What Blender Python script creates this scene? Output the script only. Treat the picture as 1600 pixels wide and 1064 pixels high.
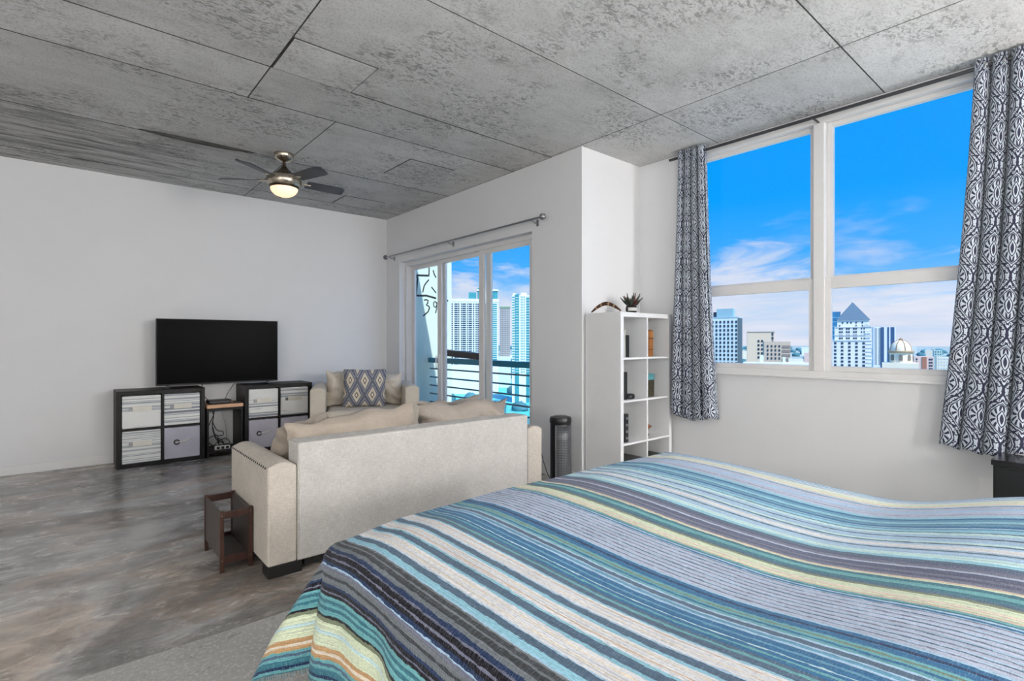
import bpy, math, random
from mathutils import Vector, Matrix, noise as mnoise
random.seed(7)
for o in list(bpy.data.objects): bpy.data.objects.remove(o)
SC = bpy.context.scene
COL = SC.collection
R = math.radians
# ------------------------------------------------------------------ camera
EYE = 1.26
cam_d = bpy.data.cameras.new('camera'); cam = bpy.data.objects.new('camera', cam_d); COL.objects.link(cam)
cam.location = (0, 0, EYE); cam.rotation_euler = (R(90), 0, R(-40.6))
cam_d.sensor_width = 36; cam_d.lens = 36 * 816 / 1600; cam_d.shift_y = 1.0 / 1600
cam_d.clip_start = .02; cam_d.clip_end = 30000
SC.camera = cam
SC.view_settings.view_transform = 'Standard'; SC.view_settings.look = 'None'
SC.view_settings.gamma = 1; SC.view_settings.use_curve_mapping = False
SC.view_settings.exposure = 0.0

# ------------------------------------------------------------------ node helper
def srgb(r, g, b):
    f = lambda c: (c/255/12.92 if c/255 <= .04045 else ((c/255+.055)/1.055)**2.4)
    return (f(r), f(g), f(b), 1)
class NT:
    def __init__(s, tree): s.t = tree; s.n = tree.nodes; s.l = tree.links
    def new(s, typ, **kw):
        n = s.n.new(typ)
        for k, v in kw.items():
            if hasattr(n, k): setattr(n, k, v)
        return n
    def put(s, sock, v):
        if v is None: return
        if isinstance(v, bpy.types.NodeSocket): s.l.new(v, sock)
        else:
            try: sock.default_value = v
            except Exception: sock.default_value = tuple(v)[:3]
    def m(s, op, a, b=None, c=None, clamp=False):
        n = s.new('ShaderNodeMath', operation=op); n.use_clamp = clamp
        s.put(n.inputs[0], a); s.put(n.inputs[1], b)
        if c is not None: s.put(n.inputs[2], c)
        return n.outputs[0]
    def coord(s, kind='Object', scale=(1, 1, 1), loc=(0, 0, 0), rot=(0, 0, 0)):
        tc = s.new('ShaderNodeTexCoord'); mp = s.new('ShaderNodeMapping')
        mp.inputs['Scale'].default_value = scale; mp.inputs['Location'].default_value = loc; mp.inputs['Rotation'].default_value = rot
        s.l.new(tc.outputs[kind], mp.inputs[0]); return mp.outputs[0]
    def noise(s, vec, scale, detail=4, rough=.55, dist=0):
        n = s.new('ShaderNodeTexNoise'); s.put(n.inputs['Vector'], vec); n.inputs['Scale'].default_value = scale
        n.inputs['Detail'].default_value = detail; n.inputs['Roughness'].default_value = rough; n.inputs['Distortion'].default_value = dist
        return n.outputs['Fac']
    def ramp(s, fac, stops, interp='LINEAR'):
        n = s.new('ShaderNodeValToRGB'); cr = n.color_ramp; cr.interpolation = interp
        while len(cr.elements) < len(stops): cr.elements.new(.5)
        for e, (p, c) in zip(cr.elements, stops):
            e.position = p; e.color = c if len(c) == 4 else (*c, 1)
        s.put(n.inputs[0], fac); return n.outputs[0]
    def mix(s, fac, a, b, blend='MIX'):
        n = s.new('ShaderNodeMix', data_type='RGBA', blend_type=blend)
        s.put(n.inputs[0], fac); s.put(n.inputs[6], a); s.put(n.inputs[7], b); return n.outputs[2]
    def sep(s, vec):
        n = s.new('ShaderNodeSeparateXYZ'); s.put(n.inputs[0], vec); return n.outputs
    def comb(s, x, y, z):
        n = s.new('ShaderNodeCombineXYZ'); s.put(n.inputs[0], x); s.put(n.inputs[1], y); s.put(n.inputs[2], z); return n.outputs[0]
    def step(s, v, a, b):
        n = s.new('ShaderNodeMapRange'); n.interpolation_type = 'SMOOTHSTEP'
        s.put(n.inputs[0], v); n.inputs[1].default_value = a; n.inputs[2].default_value = b; return n.outputs[0]
    def bump(s, h, strength=.3, dist=.01):
        n = s.new('ShaderNodeBump'); n.inputs['Strength'].default_value = strength; n.inputs['Distance'].default_value = dist
        s.put(n.inputs['Height'], h); return n.outputs[0]

# ------------------------------------------------------------------ world: blue sky with thin clouds
W = bpy.data.worlds.new('sky'); SC.world = W; W.use_nodes = True
w = NT(W.node_tree); w.n.clear()
gen = w.new('ShaderNodeTexCoord').outputs['Generated']
gx, gy, gz = w.sep(gen)
sky = w.ramp(gz, [(0, srgb(214, 228, 248)), (.06, srgb(160, 210, 252)), (.13, srgb(70, 174, 253)), (.24, srgb(10, 160, 255)), (.6, srgb(4, 146, 255))])
q = w.m('ADD', w.m('MULTIPLY', gz, 1.0), .12)
cv = w.comb(w.m('DIVIDE', gx, q), w.m('DIVIDE', gy, q), 3.7)
n1 = w.noise(cv, .62, 7, .58, .35)
n2 = w.noise(w.comb(w.m('MULTIPLY', gx, 3.0), w.m('MULTIPLY', gy, 3.0), w.m('MULTIPLY', gz, 11.0)), 1.9, 7, .6, .5)
wisp = w.step(n1, .55, .72)
bank = w.step(w.m('SUBTRACT', w.m('ADD', w.m('MULTIPLY', n2, .31), .0), gz), .015, .085)
cl = w.m('MAXIMUM', w.m('MULTIPLY', wisp, .62), w.m('MULTIPLY', bank, .88))
tone = w.ramp(w.noise(w.comb(w.m('MULTIPLY', gx, 2.0), w.m('MULTIPLY', gy, 2.0), w.m('MULTIPLY', gz, 16.0)), 2.2, 5, .6), [(.3, srgb(196, 216, 244)), (.5, srgb(222, 226, 243)), (.7, srgb(238, 236, 246))])
skyc = w.mix(cl, sky, tone)
bg = w.new('ShaderNodeBackground'); w.put(bg.inputs[0], skyc); bg.inputs[1].default_value = 1.04
wo = w.new('ShaderNodeOutputWorld'); w.l.new(bg.outputs[0], wo.inputs[0])
# sun: high behind the building, lights the faces of the city turned to us
sd = bpy.data.lights.new('sun', 'SUN'); sd.energy = 5.6; sd.angle = R(.6); sd.color = (1, .95, .88)
sun = bpy.data.objects.new('sun', sd); COL.objects.link(sun); sun.location = (-40, 0, 60)
sun.rotation_euler = Vector((.16, .57, -.8)).to_track_quat('-Z', 'Y').to_euler()
FILL_LAMP = 64.0      # strength of the added fill light globes

# ------------------------------------------------------------------ materials
MATS = {}
def pbr(name, color, rough=.5, metal=0, spec=.5, var=.06, vscale=8, bump=0, bscale=60, emit=None, estr=0, sheen=0, trans=None, stretch=(1, 1, 1)):
    """plain procedural material: colour broken by fine noise, optional relief"""
    if name in MATS: return MATS[name]
    mt = bpy.data.materials.new(name); mt.use_nodes = True; t = NT(mt.node_tree); b = t.n['Principled BSDF']
    c = t.coord('Object', stretch)
    nz = t.noise(c, vscale, 4, .6)
    lo = tuple(max(0, x*(1-var)) for x in color[:3]) + (1,); hi = tuple(min(1, x*(1+var)) for x in color[:3]) + (1,)
    t.put(b.inputs['Base Color'], t.ramp(nz, [(.3, lo), (.7, hi)]))
    b.inputs['Roughness'].default_value = rough; b.inputs['Metallic'].default_value = metal; b.inputs['Specular IOR Level'].default_value = spec
    if sheen: b.inputs['Sheen Weight'].default_value = sheen
    if bump: t.put(b.inputs['Normal'], t.bump(t.noise(c, bscale, 5, .6), bump, .01))
    if emit: b.inputs['Emission Color'].default_value = emit; b.inputs['Emission Strength'].default_value = estr
    MATS[name] = mt; return mt
def custom(name):
    mt = bpy.data.materials.new(name); mt.use_nodes = True; MATS[name] = mt
    t = NT(mt.node_tree); return mt, t, t.n['Principled BSDF']

WALL = pbr('white wall paint', srgb(231, 231, 232), .62, spec=.3, var=.012, vscale=2, bump=.02, bscale=180)
TRIMW = pbr('white gloss trim', srgb(236, 235, 234), .4, var=.01)
VINYL = pbr('white window frame', srgb(232, 230, 228), .38, var=.015)
BLACK = pbr('black plastic', srgb(18, 18, 19), .38, var=.1)
SATIN = pbr('black satin', srgb(24, 24, 26), .5, var=.1)
ESPR = pbr('black brown laminate', srgb(22, 20, 19), .5, spec=.3, var=.15, vscale=4, stretch=(1, 1, 14))
WHITEL = pbr('white lacquer', srgb(234, 234, 234), .3, var=.01)
RUBBER = pbr('black cable rubber', srgb(26, 26, 28), .55)
NICKEL = pbr('brushed nickel', srgb(178, 168, 152), .24, 1, var=.05, vscale=30)
BRONZE = pbr('dark bronze', srgb(86, 74, 62), .3, .9, var=.1)
STEEL = pbr('brushed steel rod', srgb(150, 150, 152), .32, .9, var=.05)
DKROD = pbr('dark grey curtain rod', srgb(78, 78, 80), .4, .6, var=.05)
LINEN = None
def fabric(name, col, dark=.82, scale=260, bump=.25, var_scale=6, sheen=.15):
    mt, t, b = custom(name)
    c = t.coord('Object')
    wx = t.noise(t.coord('Object', (1, 1, .12)), scale, 2, .5); wz = t.noise(t.coord('Object', (.12, .12, 1)), scale, 2, .5)
    wv = t.m('MULTIPLY', t.m('ADD', wx, wz), .5)
    big = t.noise(c, var_scale, 5, .62)
    d = tuple(x*dark for x in col[:3]) + (1,); l = tuple(min(1, x*1.06) for x in col[:3]) + (1,)
    base = t.ramp(big, [(.32, tuple(x*.93 for x in col[:3]) + (1,)), (.68, l)])
    t.put(b.inputs['Base Color'], t.mix(t.step(wv, .40, .62), t.mix(1.0, base, (dark, dark, dark, 1), 'MULTIPLY'), base))
    b.inputs['Roughness'].default_value = .9; b.inputs['Specular IOR Level'].default_value = .15; b.inputs['Sheen Weight'].default_value = sheen
    t.put(b.inputs['Normal'], t.bump(wv, bump, .004)); return mt
LINEN = fabric('oatmeal linen', srgb(206, 202, 196))
LINEN2 = fabric('tan linen', srgb(205, 196, 184))
PILLOWF = fabric('taupe pillow cotton', srgb(172, 160, 147), .9, 300, .15)
PILLOWG = fabric('grey taupe pillow cotton', srgb(165, 155, 145), .88, 300, .15)
CREAMF = fabric('cream cotton', srgb(212, 202, 186), .92, 300, .15)
LAV = fabric('lavender grey bin cloth', srgb(190, 188, 200), .92, 300, .1)
SHEET = fabric('white bed linen', srgb(226, 230, 238), .95, 300, .1)

def mk_ceiling():
    mt, t, b = custom('board marked concrete')
    c = t.coord('Object'); x, y, z = t.sep(c)
    big = t.noise(c, .9, 6, .62, .3); mid = t.noise(t.coord('Object', (1, 2.2, 1)), 3.5, 8, .7)
    base = t.ramp(t.m('ADD', t.m('MULTIPLY', big, .55), t.m('MULTIPLY', mid, .45)), [(.30, (.45, .447, .436)), (.5, (.62, .617, .606)), (.70, (.74, .735, .724))])
    sp = t.noise(t.coord('Object', (1.0, 1.9, 1)), 17, 5, .62, .9); msk = t.noise(t.coord('Object', (1, 1, 1), (3, 1, 0)), 1.6, 5, .65)
    sp3 = t.noise(t.coord('Object', (1, 1.5, 1), (5, 5, 0)), 38, 4, .6, .6)
    speck = t.m('MAXIMUM', t.m('MULTIPLY', t.step(sp, .53, .585), t.step(msk, .44, .58)), t.m('MULTIPLY', t.m('MULTIPLY', t.step(sp3, .54, .60), t.step(msk, .36, .62)), .75))
    col = t.mix(t.m('MULTIPLY', speck, .60), base, (.125, .122, .116, 1))
    fine = t.noise(c, 70, 4, .6); col = t.mix(t.m('MULTIPLY', t.step(fine, .5, .66), .42), col, (.26, .257, .247, 1))
    # old water stains over the living-room end, streaked along the boards
    st = t.noise(t.coord('Object', (.8, 6.5, 1)), 1.7, 8, .72, .6)
    reg = t.m('MULTIPLY', t.step(t.m('SUBTRACT', y, t.m('MULTIPLY', x, .25)), 4.55, 5.6), t.m('SUBTRACT', 1.0, t.step(x, .1, 2.6)))
    col = t.mix(t.m('MULTIPLY', t.m('MULTIPLY', t.step(st, .42, .66), reg), .8), col, (.085, .08, .075, 1))
    st2 = t.noise(t.coord('Object', (1.2, 3.5, 1), (7, 2, 0)), 2.1, 7, .7, .4)
    col = t.mix(t.m('MULTIPLY', t.step(st2, .55, .75), .35), col, (.17, .165, .155, 1))
    oi = t.new('ShaderNodeObjectInfo'); col = t.mix(1.0, col, t.ramp(oi.outputs['Random'], [(0, (.9, .9, .9)), (1, (1.06, 1.06, 1.06))]), 'MULTIPLY')
    t.put(b.inputs['Base Color'], col); b.inputs['Roughness'].default_value = .85; b.inputs['Specular IOR Level'].default_value = .25
    t.put(b.inputs['Normal'], t.bump(t.m('ADD', mid, t.m('MULTIPLY', sp, .5)), .25, .01)); return mt
CONC = mk_ceiling()
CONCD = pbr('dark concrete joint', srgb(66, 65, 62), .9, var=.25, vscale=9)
def mk_floor(rough):
    mt, t, b = custom('raw concrete floor' if rough else 'polished stained concrete')
    c = t.coord('Object')
    if rough:
        big = t.noise(c, 1.3, 6, .6, .3); sp = t.noise(c, 60, 5, .7); sp2 = t.noise(c, 16, 5, .7, .5)
        base = t.ramp(big, [(.3, (.33, .322, .30)), (.7, (.47, .46, .435))])
        col = t.mix(t.m('MULTIPLY', t.step(sp, .5, .6), .6), base, (.62, .61, .58, 1))
        col = t.mix(t.m('MULTIPLY', t.step(sp2, .56, .68), .55), col, (.17, .16, .15, 1))
        b.inputs['Roughness'].default_value = .6; h = sp
    else:
        wp = t.noise(t.coord('Object'), 1.1, 3, .5)
        sv = t.coord('Object', (.75, 1.35, 1), (0, 0, 0), (0, 0, R(-22)))
        big = t.noise(sv, 1.15, 9, .62, 1.6); mid = t.noise(t.coord('Object', (1, 1.9, 1), (4, 1, 0), (0, 0, R(-16))), 4.2, 9, .72, 1.2)
        fine = t.noise(t.coord('Object', (1, 1.6, 1)), 26, 5, .7, .6)
        f = t.m('ADD', t.m('ADD', t.m('MULTIPLY', big, .62), t.m('MULTIPLY', mid, .30)), t.m('MULTIPLY', fine, .08))
        base = t.ramp(f, [(.37, (.13, .123, .115)), (.45, (.225, .214, .202)), (.50, (.36, .348, .334)), (.55, (.50, .487, .468)), (.64, (.62, .605, .58))])
        br = t.step(t.noise(t.coord('Object', (.8, 1.3, 1), (9, 4, 0)), 1.3, 6, .65, .9), .45, .62)
        base = t.mix(t.m('MULTIPLY', br, .7), base, t.mix(1.0, base, (1.02, .83, .68, 1), 'MULTIPLY'))
        lines = t.noise(t.coord('Object', (1, 1.7, 1), (2, 8, 0)), 3.4, 9, .72, 1.8)
        vein = t.m('SUBTRACT', 1.0, t.step(t.m('ABSOLUTE', t.m('SUBTRACT', lines, .5)), 0, .016))
        col = t.mix(t.m('MULTIPLY', t.m('MULTIPLY', vein, t.step(wp, .48, .62)), .55), base, (.56, .545, .52, 1))
        t.put(b.inputs['Roughness'], t.ramp(mid, [(.3, (.16,)*3), (.7, (.32,)*3)])); h = mid
    t.put(b.inputs['Base Color'], col); t.put(b.inputs['Normal'], t.bump(h, .06 if not rough else .2, .006)); return mt
FLOORM, FLOORR = mk_floor(False), mk_floor(True)

def mk_glass():
    mt, t, b = custom('window glass'); t.n.remove(b)
    tr = t.new('ShaderNodeBsdfTransparent'); tr.inputs[0].default_value = (.985, .995, .995, 1)
    gl = t.new('ShaderNodeBsdfGlossy'); gl.inputs['Roughness'].default_value = .02
    fr = t.new('ShaderNodeLayerWeight'); fr.inputs[0].default_value = .5; fz = t.m('ADD', t.m('MULTIPLY', t.m('POWER', fr.outputs['Facing'], 5.0), .35), .012)
    mx = t.new('ShaderNodeMixShader'); t.l.new(fz, mx.inputs[0]); t.l.new(tr.outputs[0], mx.inputs[1]); t.l.new(gl.outputs[0], mx.inputs[2])
    t.l.new(mx.outputs[0], t.n['Material Output'].inputs[0]); return mt
GLASS = mk_glass()

def mk_blanket():
    mt, t, b = custom('striped woven blanket')
    P = dict(K=(26, 23, 32), N=(36, 56, 92), G=(118, 124, 128), D=(64, 67, 70), C=(152, 206, 222), W=(234, 233, 234), E=(236, 225, 206), S=(84, 108, 130),
             T=(62, 120, 134), B=(48, 112, 156), L=(176, 206, 228), V=(190, 198, 218), Y=(222, 232, 200), O=(202, 160, 112), H=(226, 202, 178), M=(206, 234, 232),
             U=(92, 98, 124), Q=(112, 176, 180), A=(132, 140, 112), J=(120, 122, 140), Z=(104, 160, 190))
    seq = [(-.50, 'T'), (-.445, 'Q'), (-.435, 'N'), (-.425, 'T'), (-.405, 'Q'), (-.395, 'S'), (-.385, 'Q'), (-.375, 'O'), (-.362, 'E'), (-.352, 'O'), (-.338, 'Y'), (-.30, 'M'), (-.288, 'Y'), (-.262, 'A'),
           (-.248, 'K'), (-.240, 'Q'), (-.226, 'T'), (-.214, 'Q'), (-.204, 'T'), (-.195, 'Q'), (-.182, 'K'), (-.172, 'J'), (-.168, 'K'), (-.157, 'N'), (-.146, 'G'), (-.128, 'D'), (-.118, 'G'), (-.104, 'J'),
           (-.094, 'L'), (-.088, 'N'), (-.078, 'K'), (-.068, 'J'), (-.064, 'K'), (-.050, 'J'), (-.046, 'N'), (-.034, 'G'), (-.022, 'D'), (-.006, 'G'), (.0, 'D'),
           (.012, 'G'), (.018, 'L'), (.022, 'C'), (.040, 'S'), (.058, 'L'), (.062, 'W'), (.072, 'E'), (.077, 'W'), (.090, 'E'), (.094, 'W'), (.104, 'C'), (.112, 'S'), (.134, 'C'), (.140, 'W'), (.150, 'H'), (.154, 'W'), (.168, 'E'), (.172, 'W'), (.180, 'C'),
           (.188, 'S'), (.208, 'L'), (.213, 'W'), (.226, 'E'), (.230, 'W'), (.244, 'H'), (.248, 'W'), (.256, 'C'), (.262, 'S'), (.280, 'Q'), (.288, 'S'), (.297, 'B'), (.308, 'Q'), (.315, 'B'), (.325, 'M'), (.329, 'B'), (.345, 'Z'), (.352, 'B'),
           (.368, 'L'), (.376, 'Z'), (.386, 'L'), (.392, 'S'), (.408, 'L'), (.414, 'Q'), (.424, 'B'), (.432, 'Q'), (.440, 'A'), (.446, 'Q'), (.455, 'B'), (.476, 'N'), (.484, 'B'), (.498, 'L')]
    s = .505
    for i in range(9):                                    # the lavender field of thin lines
        seq += [(s, 'V'), (s+.012, 'S' if i % 2 else 'J'), (s+.0165, 'L')]; s += .0195
    seq += [(.681, 'B'), (.690, 'L'), (.697, 'T'), (.704, 'Q'), (.712, 'H'), (.722, 'Y'), (.730, 'H'), (.735, 'E'), (.745, 'Y'), (.772, 'A'), (.782, 'S'), (.796, 'T'), (.815, 'Q'), (.835, 'T'), (.852, 'Y'), (.860, 'H'), (.868, 'J'),
            (.885, 'U'), (.900, 'J'), (.912, 'U'), (.938, 'V'), (.950, 'J'), (.968, 'U'), (.985, 'S'), (1.005, 'C'), (1.025, 'M'), (1.055, 'L'), (1.085, 'S'), (1.095, 'L'), (1.105, 'W'), (1.135, 'L'), (1.150, 'S'), (1.159, 'M'), (1.175, 'L'), (1.205, 'S'), (1.214, 'L'),
            (1.235, 'M'), (1.255, 'S'), (1.264, 'C'), (1.285, 'Z'), (1.300, 'L'), (1.306, 'B'), (1.325, 'Z'), (1.345, 'S'), (1.352, 'C'), (1.375, 'Z'), (1.400, 'B'), (1.42, 'C'), (1.445, 'V'), (1.47, 'J'), (1.476, 'V'), (1.51, 'L'), (1.54, 'V'), (1.575, 'S'), (1.584, 'L'),
            (1.60, 'E'), (1.63, 'Y'), (1.66, 'W'), (1.69, 'A'), (1.70, 'M'), (1.72, 'S'), (1.727, 'L'), (1.745, 'W'), (1.76, 'B'), (1.768, 'L'), (1.79, 'S'), (1.80, 'C'), (1.83, 'B'), (1.86, 'T'), (1.90, 'Q'), (1.94, 'Y'), (1.99, 'N'), (2.03, 'G'), (2.1, 'K'), (2.15, 'T'), (2.2, 'Y')]
    seq = [(p*.86 if p < 0 else p, k) for p, k in seq]
    tc = t.new('ShaderNodeTexCoord'); x, y, z = t.sep(tc.outputs['UV'])     # uv in metres: x across the stripes, y along them
    v = t.comb(t.m('MULTIPLY', x, 230.0), t.m('MULTIPLY', y, 26.0), 0)
    jit = t.m('MULTIPLY', t.m('SUBTRACT', t.noise(v, 1, 3, .6), .5), .012)
    sx = t.m('ADD', x, jit); out = None; CH = 30
    for i in range(0, len(seq), CH):
        ch = seq[i:i+CH]; a = ch[0][0]; e = seq[i+CH][0] if i+CH < len(seq) else 2.6
        fac = t.m('DIVIDE', t.m('SUBTRACT', sx, a), e-a, clamp=True)
        c = t.ramp(fac, [((p-a)/(e-a), srgb(*P[k])) for p, k in ch], 'CONSTANT')
        out = c if out is None else t.mix(t.m('GREATER_THAN', sx, a), out, c)
    weave = t.noise(t.comb(t.m('MULTIPLY', x, 700.0), t.m('MULTIPLY', y, 70.0), 0), 1, 2, .6)
    weft = t.noise(t.comb(t.m('MULTIPLY', x, 60.0), t.m('MULTIPLY', y, 520.0), 0), 1, 2, .6)
    big = t.noise(t.comb(x, y, 0), 9, 4, .6)
    thread = t.noise(t.comb(t.m('MULTIPLY', x, 330.0), t.m('MULTIPLY', y, 2.2), 3.0), 1, 2, .7)
    dark = t.ramp(t.m('ADD', t.m('MULTIPLY', weave, .65), t.m('MULTIPLY', weft, .35)), [(.34, (.55, .58, .63)), (.52, (.98, .98, .98)), (.68, (1.16, 1.16, 1.16))])
    out = t.mix(1.0, out, dark, 'MULTIPLY'); out = t.mix(1.0, out, t.ramp(thread, [(.32, (.70, .72, .75)), (.5, (.97, .97, .97)), (.68, (1.2, 1.2, 1.2))]), 'MULTIPLY'); out = t.mix(t.m('MULTIPLY', t.step(weft, .52, .66), .16), out, srgb(190, 196, 204)); out = t.mix(1.0, out, t.ramp(big, [(.3, (.92, .92, .93)), (.7, (1.05, 1.05, 1.05))]), 'MULTIPLY')
    t.put(b.inputs['Base Color'], out); b.inputs['Roughness'].default_value = .92; b.inputs['Specular IOR Level'].default_value = .12; b.inputs['Sheen Weight'].default_value = .1
    t.put(b.inputs['Normal'], t.bump(t.m('ADD', weave, weft), .3, .004)); return mt
BLANKET = mk_blanket()

def mk_damask():
    mt, t, b = custom('damask curtain cloth')
    tc = t.new('ShaderNodeTexCoord'); u, v, z = t.sep(tc.outputs['UV'])      # metres of cloth
    uu = t.m('DIVIDE', u, .20); vv = t.m('DIVIDE', v, .33)
    fx = t.m('ABSOLUTE', t.m('SUBTRACT', t.m('FRACT', uu), .5)); fy = t.m('SUBTRACT', t.m('FRACT', vv), .5); ay = t.m('ABSOLUTE', fy)
    e = t.m('SUBTRACT', fx, t.m('ADD', .25, t.m('MULTIPLY', t.m('COSINE', t.m('MULTIPLY', fy, 2*math.pi)), .25)))   # ogee lattice, half drop
    ae = t.m('ABSOLUTE', e)
    wob = t.m('MULTIPLY', t.m('SUBTRACT', t.noise(t.comb(fx, fy, 2.0), 9, 2, .5), .5), .10)
    border = t.m('SUBTRACT', 1.0, t.step(t.m('ABSOLUTE', t.m('ADD', e, wob)), .020, .036))
    inner = t.m('SUBTRACT', 1.0, t.step(t.m('ABSOLUTE', t.m('SUBTRACT', t.m('ADD', ae, t.m('MULTIPLY', wob, 1.2)), .13)), .012, .026))
    inA = t.m('LESS_THAN', e, 0.0)                        # which of the two half-dropped medallions we are in
    cx = t.m('ADD', t.m('MULTIPLY', inA, fx), t.m('MULTIPLY', t.m('SUBTRACT', 1.0, inA), t.m('SUBTRACT', .5, fx)))
    cy = t.m('ADD', t.m('MULTIPLY', inA, ay), t.m('MULTIPLY', t.m('SUBTRACT', 1.0, inA), t.m('SUBTRACT', .5, ay)))
    ang = t.m('ARCTAN2', t.m('MULTIPLY', cy, 1.3), t.m('ADD', cx, .001))
    band = lambda c, w_: t.m('SUBTRACT', 1.0, t.step(t.m('ABSOLUTE', t.m('SUBTRACT', t.m('ADD', ae, t.m('MULTIPLY', wob, .5)), c)), w_*.5, w_))
    petals = t.m('MULTIPLY', t.step(t.m('SINE', t.m('ADD', t.m('MULTIPLY', ang, 11.0), t.m('MULTIPLY', ae, 16.0))), -.1, .25), t.m('MULTIPLY', t.step(ae, .225, .245), t.m('SUBTRACT', 1.0, t.step(ae, .36, .375))))
    core = t.m('MAXIMUM', t.m('MAXIMUM', band(.205, .022), band(.405, .020)), t.m('MAXIMUM', petals, t.step(ae, .45, .46)))
    scroll = t.step(t.noise(t.comb(t.m('MULTIPLY', fx, 15.0), t.m('MULTIPLY', ay, 20.0), 7.0), 1, 0, .5, 1.8), .53, .56)
    d = t.m('MAXIMUM', t.m('MAXIMUM', border, inner), core)
    d = t.m('MAXIMUM', d, t.m('MULTIPLY', scroll, t.m('SUBTRACT', 1.0, t.step(ae, .15, .18))))
    d = t.m('MULTIPLY', d, 1.0, clamp=True)
    col = t.mix(d, srgb(196, 205, 214), srgb(30, 32, 60))
    t.put(b.inputs['Base Color'], col); b.inputs['Roughness'].default_value = .8; b.inputs['Sheen Weight'].default_value = .15
    return mt
DAMASK = mk_damask()

def mk_diamond():
    mt, t, b = custom('diamond woven cushion')
    tc = t.new('ShaderNodeTexCoord'); x, y, z = t.sep(tc.outputs['UV'])
    u = t.m('MULTIPLY', x, 2.9); v = t.m('MULTIPLY', y, 1.35)
    p = t.m('ABSOLUTE', t.m('SUBTRACT', t.m('FRACT', t.m('ADD', t.m('ADD', u, v), .05)), .5)); q_ = t.m('ABSOLUTE', t.m('SUBTRACT', t.m('FRACT', t.m('ADD', t.m('SUBTRACT', u, v), .05)), .5))
    m = t.m('MULTIPLY', t.m('MAXIMUM', p, q_), 2.0)
    g = t.noise(t.comb(x, y, 0), 90, 3, .6)
    m = t.m('ADD', m, t.m('MULTIPLY', t.m('SUBTRACT', g, .5), .06))
    c = t.ramp(m, [(0, srgb(226, 218, 200)), (.15, srgb(62, 58, 66)), (.26, srgb(214, 204, 184)), (.52, srgb(206, 200, 186)), (.58, srgb(96, 98, 112)), (.72, srgb(150, 152, 160)), (.84, srgb(92, 96, 112))], 'CONSTANT')
    t.put(b.inputs['Base Color'], t.mix(t.m('MULTIPLY', t.step(g, .5, .65), .25), c, srgb(230, 226, 216)))
    b.inputs['Roughness'].default_value = .9; t.put(b.inputs['Normal'], t.bump(g, .3, .004)); return mt
DIAMOND = mk_diamond()

def mk_binstripe():
    mt, t, b = custom('grey striped bin cloth')
    oi = t.new('ShaderNodeObjectInfo'); tc = t.new('ShaderNodeTexCoord'); x, y, z = t.sep(tc.outputs['Object'])
    zz = t.m('ADD', t.m('MULTIPLY', z, 29.0), t.m('MULTIPLY', oi.outputs['Random'], 31.0))
    band = t.noise(t.comb(0, 0, zz), 1, .6, .5); fl = t.noise(t.comb(t.m('MULTIPLY', x, 6.0), 0, t.m('MULTIPLY', z, 160.0)), 1, 2, .5)
    f = t.m('ADD', t.m('MULTIPLY', band, .96), t.m('MULTIPLY', fl, .04))
    c = t.ramp(f, [(.0, srgb(120, 124, 130)), (.36, srgb(176, 180, 184)), (.45, srgb(236, 236, 232)), (.545, srgb(142, 148, 156)), (.62, srgb(240, 240, 236)), (.72, srgb(110, 114, 122))], 'CONSTANT')
    t.put(b.inputs['Base Color'], c); b.inputs['Roughness'].default_value = .85; return mt
BINS = mk_binstripe()
def mk_woodgrain(name, a, b_, rough=.45, stretch=(1, 12, 12), sc=3):
    mt, t, b = custom(name)
    n = t.noise(t.coord('Object', stretch), sc, 6, .65, .6)
    t.put(b.inputs['Base Color'], t.ramp(n, [(.3, a), (.7, b_)])); b.inputs['Roughness'].default_value = rough; return mt
WOODT = mk_woodgrain('light wood shelf', srgb(196, 144, 108), srgb(226, 184, 146))
WALNUT = mk_woodgrain('dark walnut', srgb(44, 28, 22), srgb(78, 48, 38), .4, (10, 10, 1.2))
PANEL = mk_woodgrain('dark panel board', srgb(58, 50, 46), srgb(82, 72, 66), .45, (10, 10, 1.5))
BROWNB = mk_woodgrain('brown wooden box', srgb(120, 74, 36), srgb(176, 118, 62), .5, (10, 10, 1))

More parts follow.
